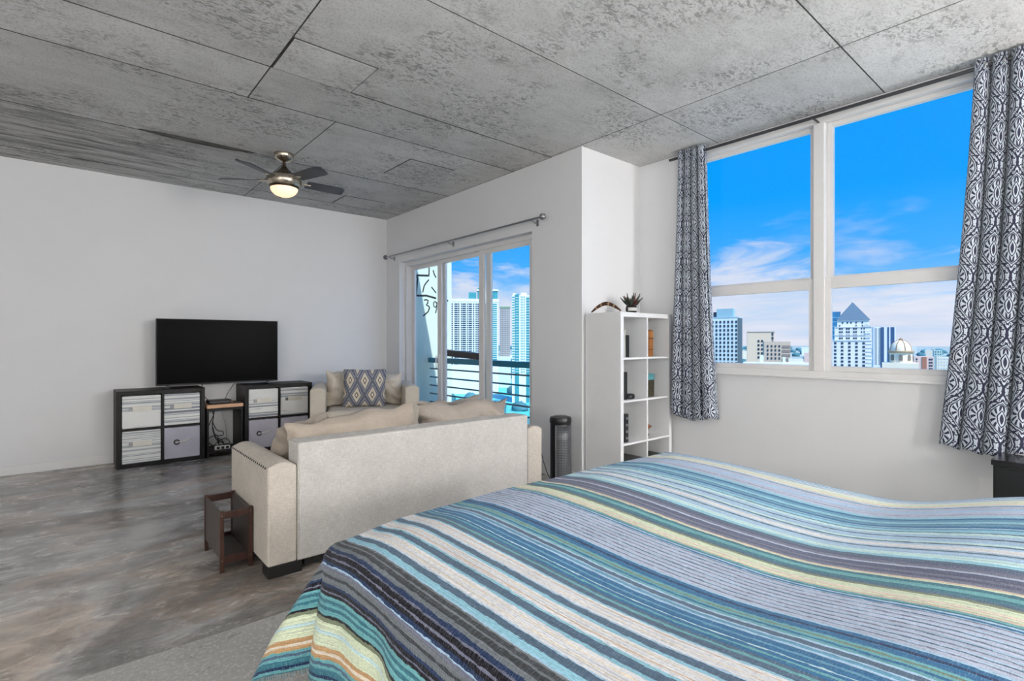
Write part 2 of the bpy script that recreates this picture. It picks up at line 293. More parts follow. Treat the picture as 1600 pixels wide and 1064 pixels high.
# ------------------------------------------------------------------ mesh helpers
class MB:
    def __init__(s): s.v = []; s.f = []; s.uv = None
    def box(s, x0, x1, y0, y1, z0, z1):
        k = len(s.v); s.v += [(x0, y0, z0), (x1, y0, z0), (x1, y1, z0), (x0, y1, z0), (x0, y0, z1), (x1, y0, z1), (x1, y1, z1), (x0, y1, z1)]
        s.f += [(k, k+3, k+2, k+1), (k+4, k+5, k+6, k+7), (k, k+1, k+5, k+4), (k+1, k+2, k+6, k+5), (k+2, k+3, k+7, k+6), (k+3, k, k+4, k+7)]; return s
    def prism(s, pts, z0, z1):                            # polygon (x, y) ccw extruded in z
        k = len(s.v); n = len(pts); s.v += [(x, y, z0) for x, y in pts] + [(x, y, z1) for x, y in pts]
        s.f += [tuple(k+i for i in reversed(range(n))), tuple(k+n+i for i in range(n))]
        s.f += [(k+i, k+(i+1) % n, k+n+(i+1) % n, k+n+i) for i in range(n)]; return s
    def lathe(s, prof, c=(0, 0, 0), n=24, sx=1, sy=1):
        k = len(s.v); m = len(prof)
        for r, z in prof:
            for i in range(n):
                a = 2*math.pi*i/n; s.v.append((c[0]+r*math.cos(a)*sx, c[1]+r*math.sin(a)*sy, c[2]+z))
        for j in range(m-1):
            for i in range(n): s.f.append((k+j*n+i, k+j*n+(i+1) % n, k+(j+1)*n+(i+1) % n, k+(j+1)*n+i))
        s.f.append(tuple(k+i for i in reversed(range(n)))); s.f.append(tuple(k+(m-1)*n+i for i in range(n))); return s
    def tube(s, pts, r, n=8, closed=False):
        pts = [Vector(p) for p in pts]; k = len(s.v); m = len(pts); up = None
        for i, p in enumerate(pts):
            a = pts[(i-1) % m] if (closed or i > 0) else p; b = pts[(i+1) % m] if (closed or i < m-1) else p
            d = (b-a).normalized()
            if up is None: up = d.orthogonal().normalized()
            up = (up - d*up.dot(d)).normalized(); sd_ = d.cross(up); rr = r[i] if isinstance(r, (list, tuple)) else r
            for j in range(n):
                t = 2*math.pi*j/n; s.v.append(tuple(p + up*(rr*math.cos(t)) + sd_*(rr*math.sin(t))))
        for i in range(m if closed else m-1):
            i2 = (i+1) % m
            for j in range(n): s.f.append((k+i*n+j, k+i*n+(j+1) % n, k+i2*n+(j+1) % n, k+i2*n+j))
        if not closed: s.f.append(tuple(k+j for j in reversed(range(n)))); s.f.append(tuple(k+(m-1)*n+j for j in range(n)))
        return s
    def ball(s, c, r, n=12, sz=1):
        return s.lathe([(max(.0005, r*math.sin(math.pi*i/8)), -r*sz*math.cos(math.pi*i/8)) for i in range(9)], c, n)
    def grid(s, nu, nv, fn, uvfn=None):
        k = len(s.v); uvs = []
        for j in range(nv+1):
            for i in range(nu+1):
                s.v.append(tuple(fn(i/nu, j/nv)))
                if uvfn: uvs.append(uvfn(i/nu, j/nv))
        for j in range(nv):
            for i in range(nu):
                a = k+j*(nu+1)+i; s.f.append((a, a+1, a+nu+2, a+nu+1))
        if uvfn: s.uv = (s.uv or []) + uvs
        return s
    def xf(s, M, start=0):
        s.v[start:] = [tuple(M @ Vector(p)) for p in s.v[start:]]; return s
def mesh(name, mb, smooth=0):
    me = bpy.data.meshes.new(name); me.from_pydata(mb.v, [], mb.f); me.update()
    if mb.uv:
        ul = me.uv_layers.new(name='UVMap')
        for l in me.loops: ul.data[l.index].uv = mb.uv[l.vertex_index]
    if smooth:
        me.polygons.foreach_set('use_smooth', [True]*len(me.polygons)); me.set_sharp_from_angle(angle=R(smooth))
    return me
def link(name, me, mt, parent=None, loc=(0, 0, 0), rot=(0, 0, 0)):
    if mt and not me.materials: me.materials.append(mt)
    o = bpy.data.objects.new(name, me); COL.objects.link(o); o.location = loc; o.rotation_euler = rot
    if parent: o.parent = parent
    return o
def obj(name, mb, mt, parent=None, loc=(0, 0, 0), rot=(0, 0, 0), bevel=0, seg=2, smooth=0, solid=0, sub=0, label=None, kind=None):
    o = link(name, mesh(name, mb, smooth), mt, parent, loc, rot)
    if solid: md = o.modifiers.new('thickness', 'SOLIDIFY'); md.thickness = solid; md.offset = 0
    if bevel: md = o.modifiers.new('bevel', 'BEVEL'); md.width = bevel; md.segments = seg; md.limit_method = 'ANGLE'; md.angle_limit = R(40)
    if sub: md = o.modifiers.new('subdivision', 'SUBSURF'); md.levels = sub; md.render_levels = sub
    if label: o['label'] = label
    if kind: o['kind'] = kind
    return o
def tag(o, label, cat, group=None, kind=None):
    o['label'] = label; o['category'] = cat
    if group: o['group'] = group
    if kind: o['kind'] = kind
    return o
def thing(name, label, cat, loc=(0, 0, 0), rotz=0, group=None, kind=None):
    o = bpy.data.objects.new(name, None); COL.objects.link(o); o.location = loc; o.rotation_euler = (0, 0, rotz); o.empty_display_size = .1
    return tag(o, label, cat, group, kind)
def struct(name, mb, mt, label, cat, **kw):
    return tag(obj(name, mb, mt, **kw), label, cat, kind='structure')
B = lambda *a: MB().box(*a)

# ------------------------------------------------------------------ the room
ZC = 2.985; XD = 3.475; XW = 4.33; YT = 6.795; YP = 3.105; XL = -3.2; YR = -3.6
struct('floor', B(XL, XW, 2.533, YT, -.12, 0), FLOORM, 'polished stained grey brown concrete floor of the living area', 'floor')
struct('floor_bedroom', B(XL, XW, YR, 2.533, -.12, 0), FLOORR, 'pale unpolished speckled concrete floor around the bed', 'floor')
struct('wall_back', B(XL, XD+.125, YT, YT+.16, -.12, ZC), WALL, 'long white wall behind the television', 'wall')
wr = MB().box(XD, XD+.125, 6.42, YT, -.12, ZC).box(XD, XD+.125, 3.756, 6.42, 2.337, ZC)
struct('wall_right', wr, WALL, 'white wall around the sliding balcony door', 'wall')
struct('wall_pier', B(XD, XW+.17, YP, 3.756, -.12, ZC), WALL, 'projecting white wall corner behind the tall white bookcase', 'wall')
ww = MB().box(XW, XW+.17, YR, YP, -.12, .995).box(XW, XW+.17, YR, YP, 2.958, ZC).box(XW, XW+.17, 2.56, YP, .995, 2.958).box(XW, XW+.17, YR, .40, .995, 2.958)
struct('wall_window', ww, WALL, 'white wall under and around the big window', 'wall')
struct('wall_left', B(XL-.16, XL, YR, YT, -.12, ZC), WALL, 'white wall far to the left of the camera', 'wall')
struct('wall_rear', B(XL, XW, YR-.16, YR, -.12, ZC), WALL, 'white wall behind the camera', 'wall')
struct('baseboard_back', B(XL, XD, YT-.014, YT, 0, .085), TRIMW, 'low white baseboard along the television wall', 'baseboard', bevel=.004)
bm_ = MB().box(XD-.014, XD, YP, 3.756, 0, .085).box(XD, XW, YP-.014, YP, 0, .085)
struct('baseboard_pier', bm_, TRIMW, 'white baseboard around the projecting wall corner', 'baseboard')
struct('baseboard_window', B(XW-.014, XW, YR, YP-.014, 0, .085), TRIMW, 'white baseboard below the big window', 'baseboard')

# ceiling: cast concrete slab, each formwork panel its own face with open joints
ceil = thing('ceiling', 'bare concrete ceiling cast in large formwork panels with open joints', 'ceiling', kind='structure')
obj('slab', MB().box(XL-.2, XW+.17, YR-.2, 3.756, ZC+.0016, ZC+.16).box(XL-.2, XD+.125, 3.756, YT+.16, ZC+.0016, ZC+.16), CONCD, ceil)
rows = [(YR, -2.55, [-1.46, .98, 3.453]), (-2.55, -1.34, [-1.46, .98, 3.453]), (-1.34, -.13, [-1.46, .98, 3.453]), (-.13, 1.07, [-1.46, 1.0, 3.453]), (1.07, 2.285, [-1.46, 1.01, 3.453]), (2.285, 3.48, [-1.46, .985, 3.453]),
        (3.48, 4.02, [-1.46, .985, XD]), (4.02, 5.21, [-.82, 1.62]), (5.21, 6.42, [-.82, 1.62]), (6.42, YT, [-.82, 1.62])]
g = .0048
for y0, y1, xs in rows:
    xe = XW if y0 < 3.1 else XD
    e = [XL] + [x for x in xs if x < xe-.02] + [xe]
    for a, b_ in zip(e[:-1], e[1:]):
        dz = random.uniform(-.0006, .0006)
        obj('panel', B(a+g, b_-g, y0+g, y1-g, ZC+dz, ZC+.02), CONC, ceil)
for x0, x1, y0, y1 in ((2.49, 2.98, 4.38, 4.91), (2.53, 3.03, 5.98, 6.38), (.995, 1.50, 3.06, 3.47)):
    obj('patch', B(x0, x1, y0, y1, ZC-.0065, ZC+.01), CONC, ceil)
    fr = MB(); t_ = .006
    fr.box(x0-t_, x1+t_, y0-t_, y0, ZC-.0045, ZC+.01).box(x0-t_, x1+t_, y1, y1+t_, ZC-.0045, ZC+.01).box(x0-t_, x0, y0, y1, ZC-.0045, ZC+.01).box(x1, x1+t_, y0, y1, ZC-.0045, ZC+.01)
    obj('patch_joint', fr, CONCD, ceil)
for yj in (3.48, 4.02, 5.21, 6.42):
    obj('joint_seam', B(XL, XD, yj-.0035, yj+.0035, ZC-.0016, ZC+.002), CONCD, ceil)
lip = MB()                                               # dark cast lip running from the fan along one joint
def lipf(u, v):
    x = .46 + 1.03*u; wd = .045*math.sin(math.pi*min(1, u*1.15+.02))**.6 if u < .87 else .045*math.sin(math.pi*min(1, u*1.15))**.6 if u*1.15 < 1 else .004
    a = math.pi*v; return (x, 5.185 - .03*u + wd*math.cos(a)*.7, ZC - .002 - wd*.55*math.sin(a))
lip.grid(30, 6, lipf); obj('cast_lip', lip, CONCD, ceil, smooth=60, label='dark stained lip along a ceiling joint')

# ------------------------------------------------------------------ window_1 (two hung units side by side)
win = thing('window_1', 'wide white framed window of two hung units with city view', 'window', (XW, 1.485, .995), kind='structure')
def wbox(*a):                                            # world box into window-local box
    return B(a[0]-XW, a[1]-XW, a[2]-1.485, a[3]-1.485, a[4]-.995, a[5]-.995)
XF = XW-.012
for nm, a in (('head', (XF, XW+.12, .40, 2.56, 2.905, 2.958)), ('sill_frame', (XF, XW+.12, .40, 2.56, .995, 1.035)), ('jamb', (XF, XW+.12, .40, .45, 1.035, 2.905)), ('jamb', (XF, XW+.12, 2.51, 2.56, 1.035, 2.905)),
              ('mullion', (XF, XW+.12, 1.447, 1.523, 1.035, 2.905))):
    obj(nm, wbox(*a), VINYL, win, bevel=.004)
obj('sill_board', wbox(XW-.035, XW, .38, 2.58, .978, .998), TRIMW, win, bevel=.004)
for y0, y1 in ((.45, 1.447), (1.523, 2.51)):
    up = MB(); X0, X1 = XW+.045, XW+.085                 # upper sash, set back
    def fr(mb, x0, x1, ya, yb, za, zb, l, r_, bt, tp):
        mb.box(x0, x1, ya, ya+l, za, zb).box(x0, x1, yb-r_, yb, za, zb).box(x0, x1, ya+l, yb-r_, za, za+bt).box(x0, x1, ya+l, yb-r_, zb-tp, zb)
    fr(up, X0-XW, X1-XW, y0-1.485, y1-1.485, 1.70-.995, 2.905-.995, .04, .04, .05, .035)
    us = obj('upper_sash', up, VINYL, win, bevel=.003)
    obj('pane', wbox(XW+.062, XW+.066, y0+.04, y1-.04, 1.75, 2.87), GLASS, us)
    lo = MB(); X0, X1 = XW+.006, XW+.044                 # lower sash, nearer the room
    fr(lo, X0-XW, X1-XW, y0-1.485, y1-1.485, 1.035-.995, 1.735-.995, .038, .038, .038, .082)
    ls = obj('lower_sash', lo, VINYL, win, bevel=.003)
    obj('pane', wbox(XW+.022, XW+.026, y0+.038, y1-.038, 1.073, 1.655), GLASS, ls)
    yc = (y0+y1)/2
    obj('sash_lift', wbox(XW-.004, XW+.006, yc-.08, yc+.08, 1.055, 1.066), VINYL, ls, bevel=.002)
    obj('tilt_latch', wbox(XW+.0, XW+.02, y0+.02, y0+.07, 1.735, 1.745), VINYL, ls)

# ------------------------------------------------------------------ door_1 (sliding balcony door, three panels)
door = thing('door_1', 'white framed sliding glass balcony door of three panels', 'door', (XD+.125, 5.09, 0), kind='structure')
def dbox(x0, x1, y0, y1, z0, z1): return B(x0-XD-.125, x1-XD-.125, y0-5.09, y1-5.09, z0, z1)
XA = XD+.085
for nm, a in (('head', (XA, XA+.12, 3.756, 6.42, 2.285, 2.337)), ('jamb', (XA, XA+.12, 6.37, 6.42, 0, 2.285)), ('jamb', (XA, XA+.12, 3.756, 3.806, 0, 2.285)), ('threshold', (XA, XA+.12, 3.806, 6.37, 0, .04))):
    obj(nm, dbox(*a), VINYL, door, bevel=.004)
for i, (ya, yb, xo) in enumerate(((5.535, 6.37, .07), (4.57, 5.66, .035), (3.806, 4.74, .0))):
    p = MB(); x0 = XA+.008+xo; x1 = x0+.03; l = .075 if i == 0 else .085
    for a in ((x0, x1, ya, ya+l, .04, 2.285), (x0, x1, yb-l, yb, .04, 2.285), (x0, x1, ya+l, yb-l, .04, .15), (x0, x1, ya+l, yb-l, 2.235, 2.285)):
        p.box(a[0]-XD-.125, a[1]-XD-.125, a[2]-5.09, a[3]-5.09, a[4], a[5])
    pn = obj('sliding_panel', p, VINYL, door, bevel=.003)
    obj('pane', dbox(x0+.012, x0+.017, ya+l, yb-l, .15, 2.235), GLASS, pn)
    if i == 1:
        h = MB(); y = yb-.042-5.09; xx = x0-XD-.125
        h.box(xx-.012, xx, y-.02, y+.02, .90, 1.10).tube([(xx-.012, y, .92), (xx-.045, y, .93), (xx-.05, y, 1.0), (xx-.045, y, 1.07), (xx-.012, y, 1.08)], .008)
        obj('handle', h, TRIMW, pn, smooth=40)

# ------------------------------------------------------------------ balcony
MINT = pbr('pale mint stucco', srgb(204, 224, 212), .85, var=.05, vscale=40, bump=.5, bscale=120)
bw = thing('wall_balcony', 'pale mint stucco balcony side wall with black graffiti', 'wall', (3.98, 6.45, 0), kind='structure')
obj('stucco', B(-.37, .37, 0, .3, -.12, 3.2), MINT, bw)
INK = pbr('black spray paint', srgb(22, 28, 28), .6, var=.2)
def stroke(pts, r):                                      # pts (X, Z) on the stucco
    pts = [Vector((x-3.98, 0, z)) for x, z in pts]; mb = MB()
    mb.tube([(p.x, -.001, p.z) for p in pts], r, 8)
    mb.v = [(x, -.003 if y < 0 else .001, z) for x, y, z in mb.v]
    return mb
def gp(x, y):                                            # stroke sketch units: right and down in 1/100 of the mark
    return (3.752 + (x-648)*.00995, 1.897 - (y-462)*.00935)
marks = [[(669, 405), (669.3, 417), (669, 429.5)], [(669.5, 429.8), (658, 430.5), (647.5, 431.3)], [(647.8, 430), (650.3, 436), (649.3, 446), (647.8, 461)], [(647.5, 461.6), (656, 461.5), (664, 460.6), (672, 462), (681, 464)],
         [(669, 436), (664.5, 441), (661, 446.5), (658.8, 456)], [(676, 421), (678, 427), (681, 432)], [(673.2, 447), (677, 451), (681, 455.5)], [(693.5, 446), (695.5, 449), (697.2, 452)], [(694.6, 466.5), (698, 466.2), (702, 466.6)]]
for i, mk in enumerate(marks): obj('graffiti_stroke', stroke([gp(*p) for p in mk], .013 if i in (1, 2, 3, 8) else .009), INK, bw)
obj('graffiti_numeral', stroke([gp(*p) for p in [(661, 468), (664.5, 466.8), (667.8, 468), (667, 472), (664.6, 475), (668.5, 476.5), (670, 479), (667.6, 485), (659.5, 492)]], .010), INK, bw, label='sprayed numeral 3')
obj('graffiti_numeral', stroke([gp(*p) for p in [(682.5, 472), (679.5, 468.5), (676.8, 471), (677, 476), (679.8, 478), (682.5, 474), (682.5, 470), (682, 480), (680, 487)]], .008), INK, bw, label='sprayed numeral 9')
struct('balcony_floor', B(XD+.125, 4.33, 3.756, 6.45, -.2, -.03), pbr('balcony concrete', srgb(186, 188, 186), .8), 'narrow concrete balcony floor outside the sliding door', 'floor')
TEAL = pbr('teal painted steel', srgb(30, 120, 140), .4, var=.06)
DGREY = pbr('grey green painted steel', srgb(96, 118, 122), .4, var=.06)
rail = thing('balcony_railing', 'teal steel balcony railing with horizontal grey bars outside sliding door', 'railing', (3.98, 5.1, -.03))
obj('top_rail', B(-.035, .035, -1.34, 1.345, .985, 1.055), TEAL, rail, bevel=.006)
for i in range(7):
    z = .93 - i*.118 - .03
    obj('bar', MB().tube([(0, -1.34, z), (0, 1.345, z)], .0105, 8), TEAL if i == 1 else DGREY, rail, smooth=60)
for y in (-1.3, .07): obj('post', B(-.02, .02, y-.02, y+.02, 0, .985), TEAL, rail)
plank = MB().box(-.06, .06, -.42, .42, 0, .08)
po = obj('dark_plank', plank, mk_woodgrain('dark brown plank', srgb(34, 22, 14), srgb(82, 50, 26), .5, (6, 1, 6)), None, (3.98, 5.67, 1.062), (R(2.6), 0, 0), bevel=.004); po.location.z = 1.046
tag(po, 'dark brown board lying tilted on top of the balcony railing', 'board')

# ------------------------------------------------------------------ city outside (ground 70 m below the flat)
GZ = -70.0
def cmat(n, rgb, r=.75, v=.04): return pbr(n, srgb(*rgb), r, var=v, vscale=.08)
tag(obj('ground', MB().prism([(9000*math.cos(2*math.pi*i/64), 9000*math.sin(2*math.pi*i/64)) for i in range(64)], -2, 0), pbr('city ground', srgb(150, 168, 166), .9, var=.35, vscale=.006), None, (0, 0, GZ)), 'flat grey green city ground far below', 'ground', kind='structure')
tag(obj('river_water', MB().prism([(150, 330), (330, 250), (620, 560), (560, 900), (180, 900)], 0, .6), pbr('turquoise water', srgb(84, 196, 204), .6, var=.12, vscale=.02), None, (0, 0, GZ)), 'turquoise river water below the balcony', 'water', kind='structure')
DGL = pbr('dark window glass', srgb(46, 66, 84), .25, var=.2, vscale=.3)
TGL = pbr('teal tower glass', srgb(64, 150, 160), .22, var=.15, vscale=.2)
BGL = pbr('blue tower glass', srgb(58, 128, 172), .2, var=.25, vscale=.15)
def tower(name, label, x, y, wd, dp, top, rz, mt, group=None, cat='building'):
    t = thing(name, label, cat, (x, y, GZ), R(rz), group)
    obj('wall', B(-wd/2, wd/2, 0, dp, 0, top-GZ), mt, t); return t
def winmesh(ww_, hh, dd=.25): return mesh('window', MB().box(-ww_/2, ww_/2, -dd, dd, 0, hh))
def windows(t, xs, zs, ww_, hh, mt, y=0, rot=0, me=None, skip=None):
    """each window of a facade as its own part; xs along the front, zs world heights"""
    me = me or winmesh(ww_, hh)
    for z in zs:
        for x in xs:
            if skip and skip(x, z): continue
            loc = (x, y, z-GZ) if not rot else (rot, x, z-GZ)
            link('window', me, mt, t, loc, (0, 0, 0 if not rot else R(90)))
def wgrid(t, name, xs, zs, ww_, hh, mt, y=0, side=None):
    mb = MB()
    for z in zs:
        for x in xs:
            if side is None: mb.box(x-ww_/2, x+ww_/2, y-.25, y+.3, z-GZ, z-GZ+hh)
            else: mb.box(side-.3, side+.3, x-ww_/2, x+ww_/2, z-GZ, z-GZ+hh)
    o = obj(name, mb, mt, t, kind='stuff'); return o
fr_ = lambda a, b, n: [a + (b-a)*i/(n-1) for i in range(n)]
# towers seen through the door
WT = cmat('white tower concrete', (226, 234, 232)); WT2 = cmat('ivory tower concrete', (226, 228, 220)); GT = cmat('grey beige tower', (188, 186, 182))
t1 = tower('apartment_tower', 'broad white apartment tower with many window columns behind balcony railing', 413, 568, 76, 30, 54, -36, WT)
obj('roof_band', B(-38.5, 38.5, -.5, 30, 54-GZ, 58-GZ), WT, t1)
zs = fr_(-30, 50, 29)
for i, (x, ww_, mt) in enumerate(((-24, 2.2, DGL), (-19, 4.2, DGL), (-15.4, 2.0, DGL), (-11.5, 1.6, DGL), (-8, 4.6, DGL), (-3.6, 1.6, DGL), (.2, 4.4, DGL), (4.6, 1.8, DGL), (8, 1.8, DGL), (11.5, 4, DGL), (16, 2, DGL), (20, 4, DGL), (24.5, 1.8, DGL), (29.5, 5, TGL), (34.0, 4, TGL), (-31, 5, TGL))):
    wgrid(t1, 'window_column', [x], zs, ww_, 1.7, mt)
ph = MB().box(-2, 8, 4, 20, 58-GZ, 67-GZ).box(10, 20, 4, 20, 58-GZ, 73-GZ).box(27, 37, 4, 20, 58-GZ, 69-GZ)
obj('penthouse', ph, TGL, t1); obj('penthouse_roof', MB().box(9, 38, 3, 21, 69-GZ, 71-GZ).box(12, 18, 8, 14, 73-GZ, 77-GZ).box(20, 27, 4, 20, 58-GZ, 69-GZ), WT, t1)
t2 = tower('office_tower', 'slim grey beige tower with green roof edge between white towers', 512, 614, 15.7, 14, 52, -39.8, GT)
obj('roof_edge', B(-8.2, 8.2, -.5, 14, 52-GZ, 54-GZ), cmat('green roof edge', (120, 160, 120)), t2)
for x in fr_(-6.2, 6.2, 6): wgrid(t2, 'window_column', [x], fr_(-40, 49, 30), 1.4, 2.0, cmat('smoky glass', (120, 116, 124), .3))
obj('podium', B(-11, 9, -4, 14, 0, -22-GZ), cmat('pale podium', (206, 220, 214)), t2)
t3 = tower('glass_tower', 'tall teal glass and white residential tower right of the door', 398, 449, 19.9, 16, 54, -41.5, WT)
obj('glass_bay', B(-6.6, -1.8, -.6, 2, 0, 55-GZ), TGL, t3); obj('glass_bay', B(6.4, 9.9, -.5, 2, 0, 52-GZ), TGL, t3)
for x in (0.6, 2.4, 4.2): wgrid(t3, 'window_column', [x], fr_(-35, 51, 30), .9, 1.6, TGL)
wgrid(t3, 'balcony_slab', [-8.4], fr_(-35, 51, 30), 2.6, 1.3, TGL); wgrid(t3, 'balcony_line', [-4.2, 8.1], fr_(-34, 51, 29), 3.6, .5, WT, y=-.45)
obj('crown', MB().box(-9, -5, 2, 8, 54-GZ, 56.5-GZ).box(0, 7, 2, 8, 54-GZ, 57-GZ), WT, t3)
t4 = tower('grey_tower', 'low grey block at the right edge of the door view', 607, 655, 12, 10, -6, -42.8, cmat('slate block', (112, 128, 140)))
wgrid(t4, 'window_column', fr_(-4, 4, 3), fr_(-40, -9, 8), 1.6, 1.8, DGL)
# low white houses under the railing
for i, (x, y, wd, dp, hh, lab) in enumerate(((118, 150, 26, 18, 12, 'low white flat roofed house below the railing, farthest left'), (150, 160, 20, 22, 17, 'white block with dark louvres below the railing'), (170, 175, 24, 16, 10, 'low white house beside the louvred block'),
                                      (205, 236, 30, 14, 16, 'pale white riverside block with a row of windows'), (150, 215, 22, 12, 12, 'small white riverside house behind the railing'))):
    b_ = thing('low_house', lab, 'building', (x, y, GZ), R(-40)); obj('wall', B(-wd/2, wd/2, 0, dp, 0, hh), WT, b_)
    obj('parapet', MB().box(-wd/2-.3, wd/2+.3, -.3, .3, hh, hh+1).box(-wd/2-.3, wd/2+.3, dp-.3, dp+.3, hh, hh+1), WT2, b_)
    windows(b_, fr_(-wd/2+3, wd/2-3, 6), [GZ+hh-5], 1.6, 3.0, DGL)
def leafball(mb, c, r, seed):
    k = len(mb.v); n = 14
    for j in range(9):
        for i in range(n):
            a = 2*math.pi*i/n; ph = math.pi*j/8; d = Vector((math.sin(ph)*math.cos(a), math.sin(ph)*math.sin(a), math.cos(ph)))
            rr = r*(1+.35*mnoise.noise(d*2.3+Vector((seed, 0, 0)))); mb.v.append((c[0]+d.x*rr, c[1]+d.y*rr, c[2]+d.z*rr*.75))
    for j in range(8):
        for i in range(n): mb.f.append((k+j*n+i, k+j*n+(i+1) % n, k+(j+1)*n+(i+1) % n, k+(j+1)*n+i))
LEAF = pbr('city tree green', srgb(62, 108, 62), .9, var=.35, vscale=.4); FARL = pbr('far haze tinted trees', srgb(70, 126, 138), .9, var=.3, vscale=.02)  # far crowns have distance haze mixed into their colour
TRUNKM = pbr('city trunk', srgb(90, 76, 60), .9)
for i, (x, y, r, lab) in enumerate(((222, 262, 8, 'round green tree by the river below the railing, left one'), (248, 258, 8, 'round green tree by the river below the railing, right one'), (240, 285, 9, 'larger green tree behind two riverside trees'))):
    tr = thing('city_tree', lab, 'tree', (x, y, GZ), 0, 'riverside trees'); mb = MB()
    for k in range(4): leafball(mb, (random.uniform(-.5, .5)*r, random.uniform(-.5, .5)*r, 8+random.uniform(0, .5)*r), r*.7, i*9+k)
    obj('crown', mb, LEAF, tr, smooth=60); obj('trunk', MB().tube([(0, 0, 0), (0, 0, 9)], .5), TRUNKM, tr)
# left half of the window
b1 = tower('office_building', 'pale blue office block with regular windows and side face painted as shaded behind left pane', 420.6, 219, 24.5, 18, 20.7, -76, cmat('pale blue cladding', (222, 236, 236)))
windows(b1, fr_(-10.6, 11.4, 8), [20.7-4.4-3.45*i for i in range(12)], 1.5, 2.0, DGL)
obj('shaded_side', B(12.25, 12.4, .2, 17.9, 0, 21-GZ), cmat('shaded side colour', (78, 100, 112)), b1)  # dark sheet paints the shade of this side face
obj('parapet', B(-12.4, 12.45, -.2, 18.1, 20.7-GZ, 21.6-GZ), cmat('pale blue coping', (168, 196, 206)), b1)
obj('roof_house', B(-5, 8, 3, 11, 21.6-GZ, 28.6-GZ), cmat('blue grey roof house', (150, 190, 200)), b1); obj('roof_tank', B(-8, -5.2, 4, 8, 21.6-GZ, 26-GZ), DGL, b1)
b2 = tower('beige_building', 'plain beige block with one column of windows behind left pane', 404.9, 179.8, 19, 12, 8.1, -64, cmat('beige stucco', (220, 204, 180)))
windows(b2, [-1.4, 1.0], [8.1-7.6-3.1*i for i in range(5)], 1.3, 1.6, DGL); windows(b2, [8.2], [8.1-2.6-3.1*i for i in range(3)], 1.2, 2.2, DGL)
obj('parapet', B(-9.8, 9.8, -.3, .6, 8.1-GZ, 8.6-GZ), cmat('tan coping', (172, 154, 136)), b2)
b3 = tower('tan_building', 'lower greyish tan block with four window columns and striped end', 342, 141.5, 15, 10, 1.0, -62, cmat('tan grey stucco', (196, 182, 164)))
windows(b3, fr_(-5.4, 1.2, 4), [-2.6-2.55*i for i in range(4)], .85, 1.3, DGL)
for i in range(4): obj('louvre_band', B(2.8, 7.3, -.3, .1, -2.9-2.7*i-GZ, -1.5-2.7*i-GZ), cmat('louvre grey', (140, 130, 122)), b3)
rf = tower('white_rooftop', 'bright white flat rooftop with plant boxes just under left pane', 209, 86.6, 24, 9, -7.2, -67.5, WT)
obj('plant_box', B(-6, -4.6, 1, 3, -7.2-GZ, -4.4-GZ), WT, rf); obj('plant_box', B(2.0, 3, 1, 3, -7.2-GZ, -4.9-GZ), WT, rf); obj('plant_screen', B(4, 9, .5, 1, -7.2-GZ, -5.4-GZ), WT2, rf)
windows(rf, [6.2, 7.6], [-9.0], .7, 1.0, DGL)
# right half of the window
g1 = tower('blue_glass_tower', 'narrow blue glass tower left of the pyramid roofed tower', 672.4, 213.9, 10.5, 10, 35, -70, BGL)
for i in range(14): obj('floor_band', B(-5.4, 5.4, -.2, .2, 28-5*i-GZ, 28.7-5*i-GZ), cmat('pale blue mullion', (120, 190, 215)), g1)
STONE = cmat('pale blue grey stone', (232, 236, 234)); STONE2 = cmat('pale stone band', (206, 214, 214))
p1 = thing('pyramid_tower', 'pale stone tower with stepped top and dark blue pyramid roof', 'building', (583.4, 171.7, GZ), R(-72))
obj('lower_block', B(-16.2, 16.5, 0, 13, 0, 2-GZ), STONE, p1); obj('middle_block', B(-13.8, 16.3, 1, 12.5, 2-GZ, 15-GZ), STONE, p1); obj('upper_block', B(-11.5, 14.5, 2, 12, 15-GZ, 22-GZ), STONE, p1)
for z in (2, 7.2, 15): obj('cornice', B(-16.3 if z < 3 else -14, 16.8, .6 if z > 3 else -.5, 13, z-GZ-.5, z-GZ+.3), STONE2, p1)
pm = MB(); pm.v = [(-12.5, 1, 0), (15.5, 1, 0), (15.5, 20, 0), (-12.5, 20, 0), (1.5, 10, 18)]; pm.f = [(3, 2, 1, 0), (0, 1, 4), (1, 2, 4), (2, 3, 4), (3, 0, 4)]
obj('pyramid_roof', pm, cmat('slate blue metal roof', (82, 114, 138), .5), p1, (0, 0, 22-GZ)); obj('finial', MB().lathe([(.7, 0), (.4, 1.2), (.05, 3)], (1.5, 10, 17.3), 8), STONE2, p1, (0, 0, 22-GZ))
gm = MB(); gm.v = [(8.8, .4, 0), (16.4, .4, 0), (12.6, .4, 3.4), (8.8, 4, 0), (16.4, 4, 0), (12.6, 4, 3.4)]; gm.f = [(0, 1, 2), (5, 4, 3), (0, 3, 4, 1), (1, 4, 5, 2), (2, 5, 3, 0)]
obj('gable', gm, STONE2, p1, (0, 0, 15-GZ))
windows(p1, [-13.2, -7.4, -1.4, 4.4, 10.2], [-1.8-3.6*i for i in range(8)], 2.0, 2.0, DGL)
for x0_ in (-8.4, -2.6, 3.2): windows(p1, [x0_-.9, x0_+.9], [3.2, 6.2, 9.4, 12.6], 1.3, 1.7, DGL, y=1)
windows(p1, [8.6, 10.6], [3.2, 6.2, 9.4, 12.6], .9, 1.5, DGL, y=1); windows(p1, [-7, -3, 0, 4.2, 9.2], [18.6], 1.1, 1.6, DGL, y=2); windows(p1, [-9.5, 4.2, 9.2], [15.8], 1.0, 1.2, DGL, y=2)
for z in [-2-3.6*i for i in range(8)] + [6, 10]: obj('pilaster_band', B(11.8, 16.6, -.35, .2, z-GZ, z-GZ+.7), STONE2, p1)
s1 = tower('striped_tower', 'white tower with dark blue vertical stripes right of the pyramid tower', 775, 191.8, 23, 14, 18.8, -70, cmat('blue white cladding', (230, 238, 240)))
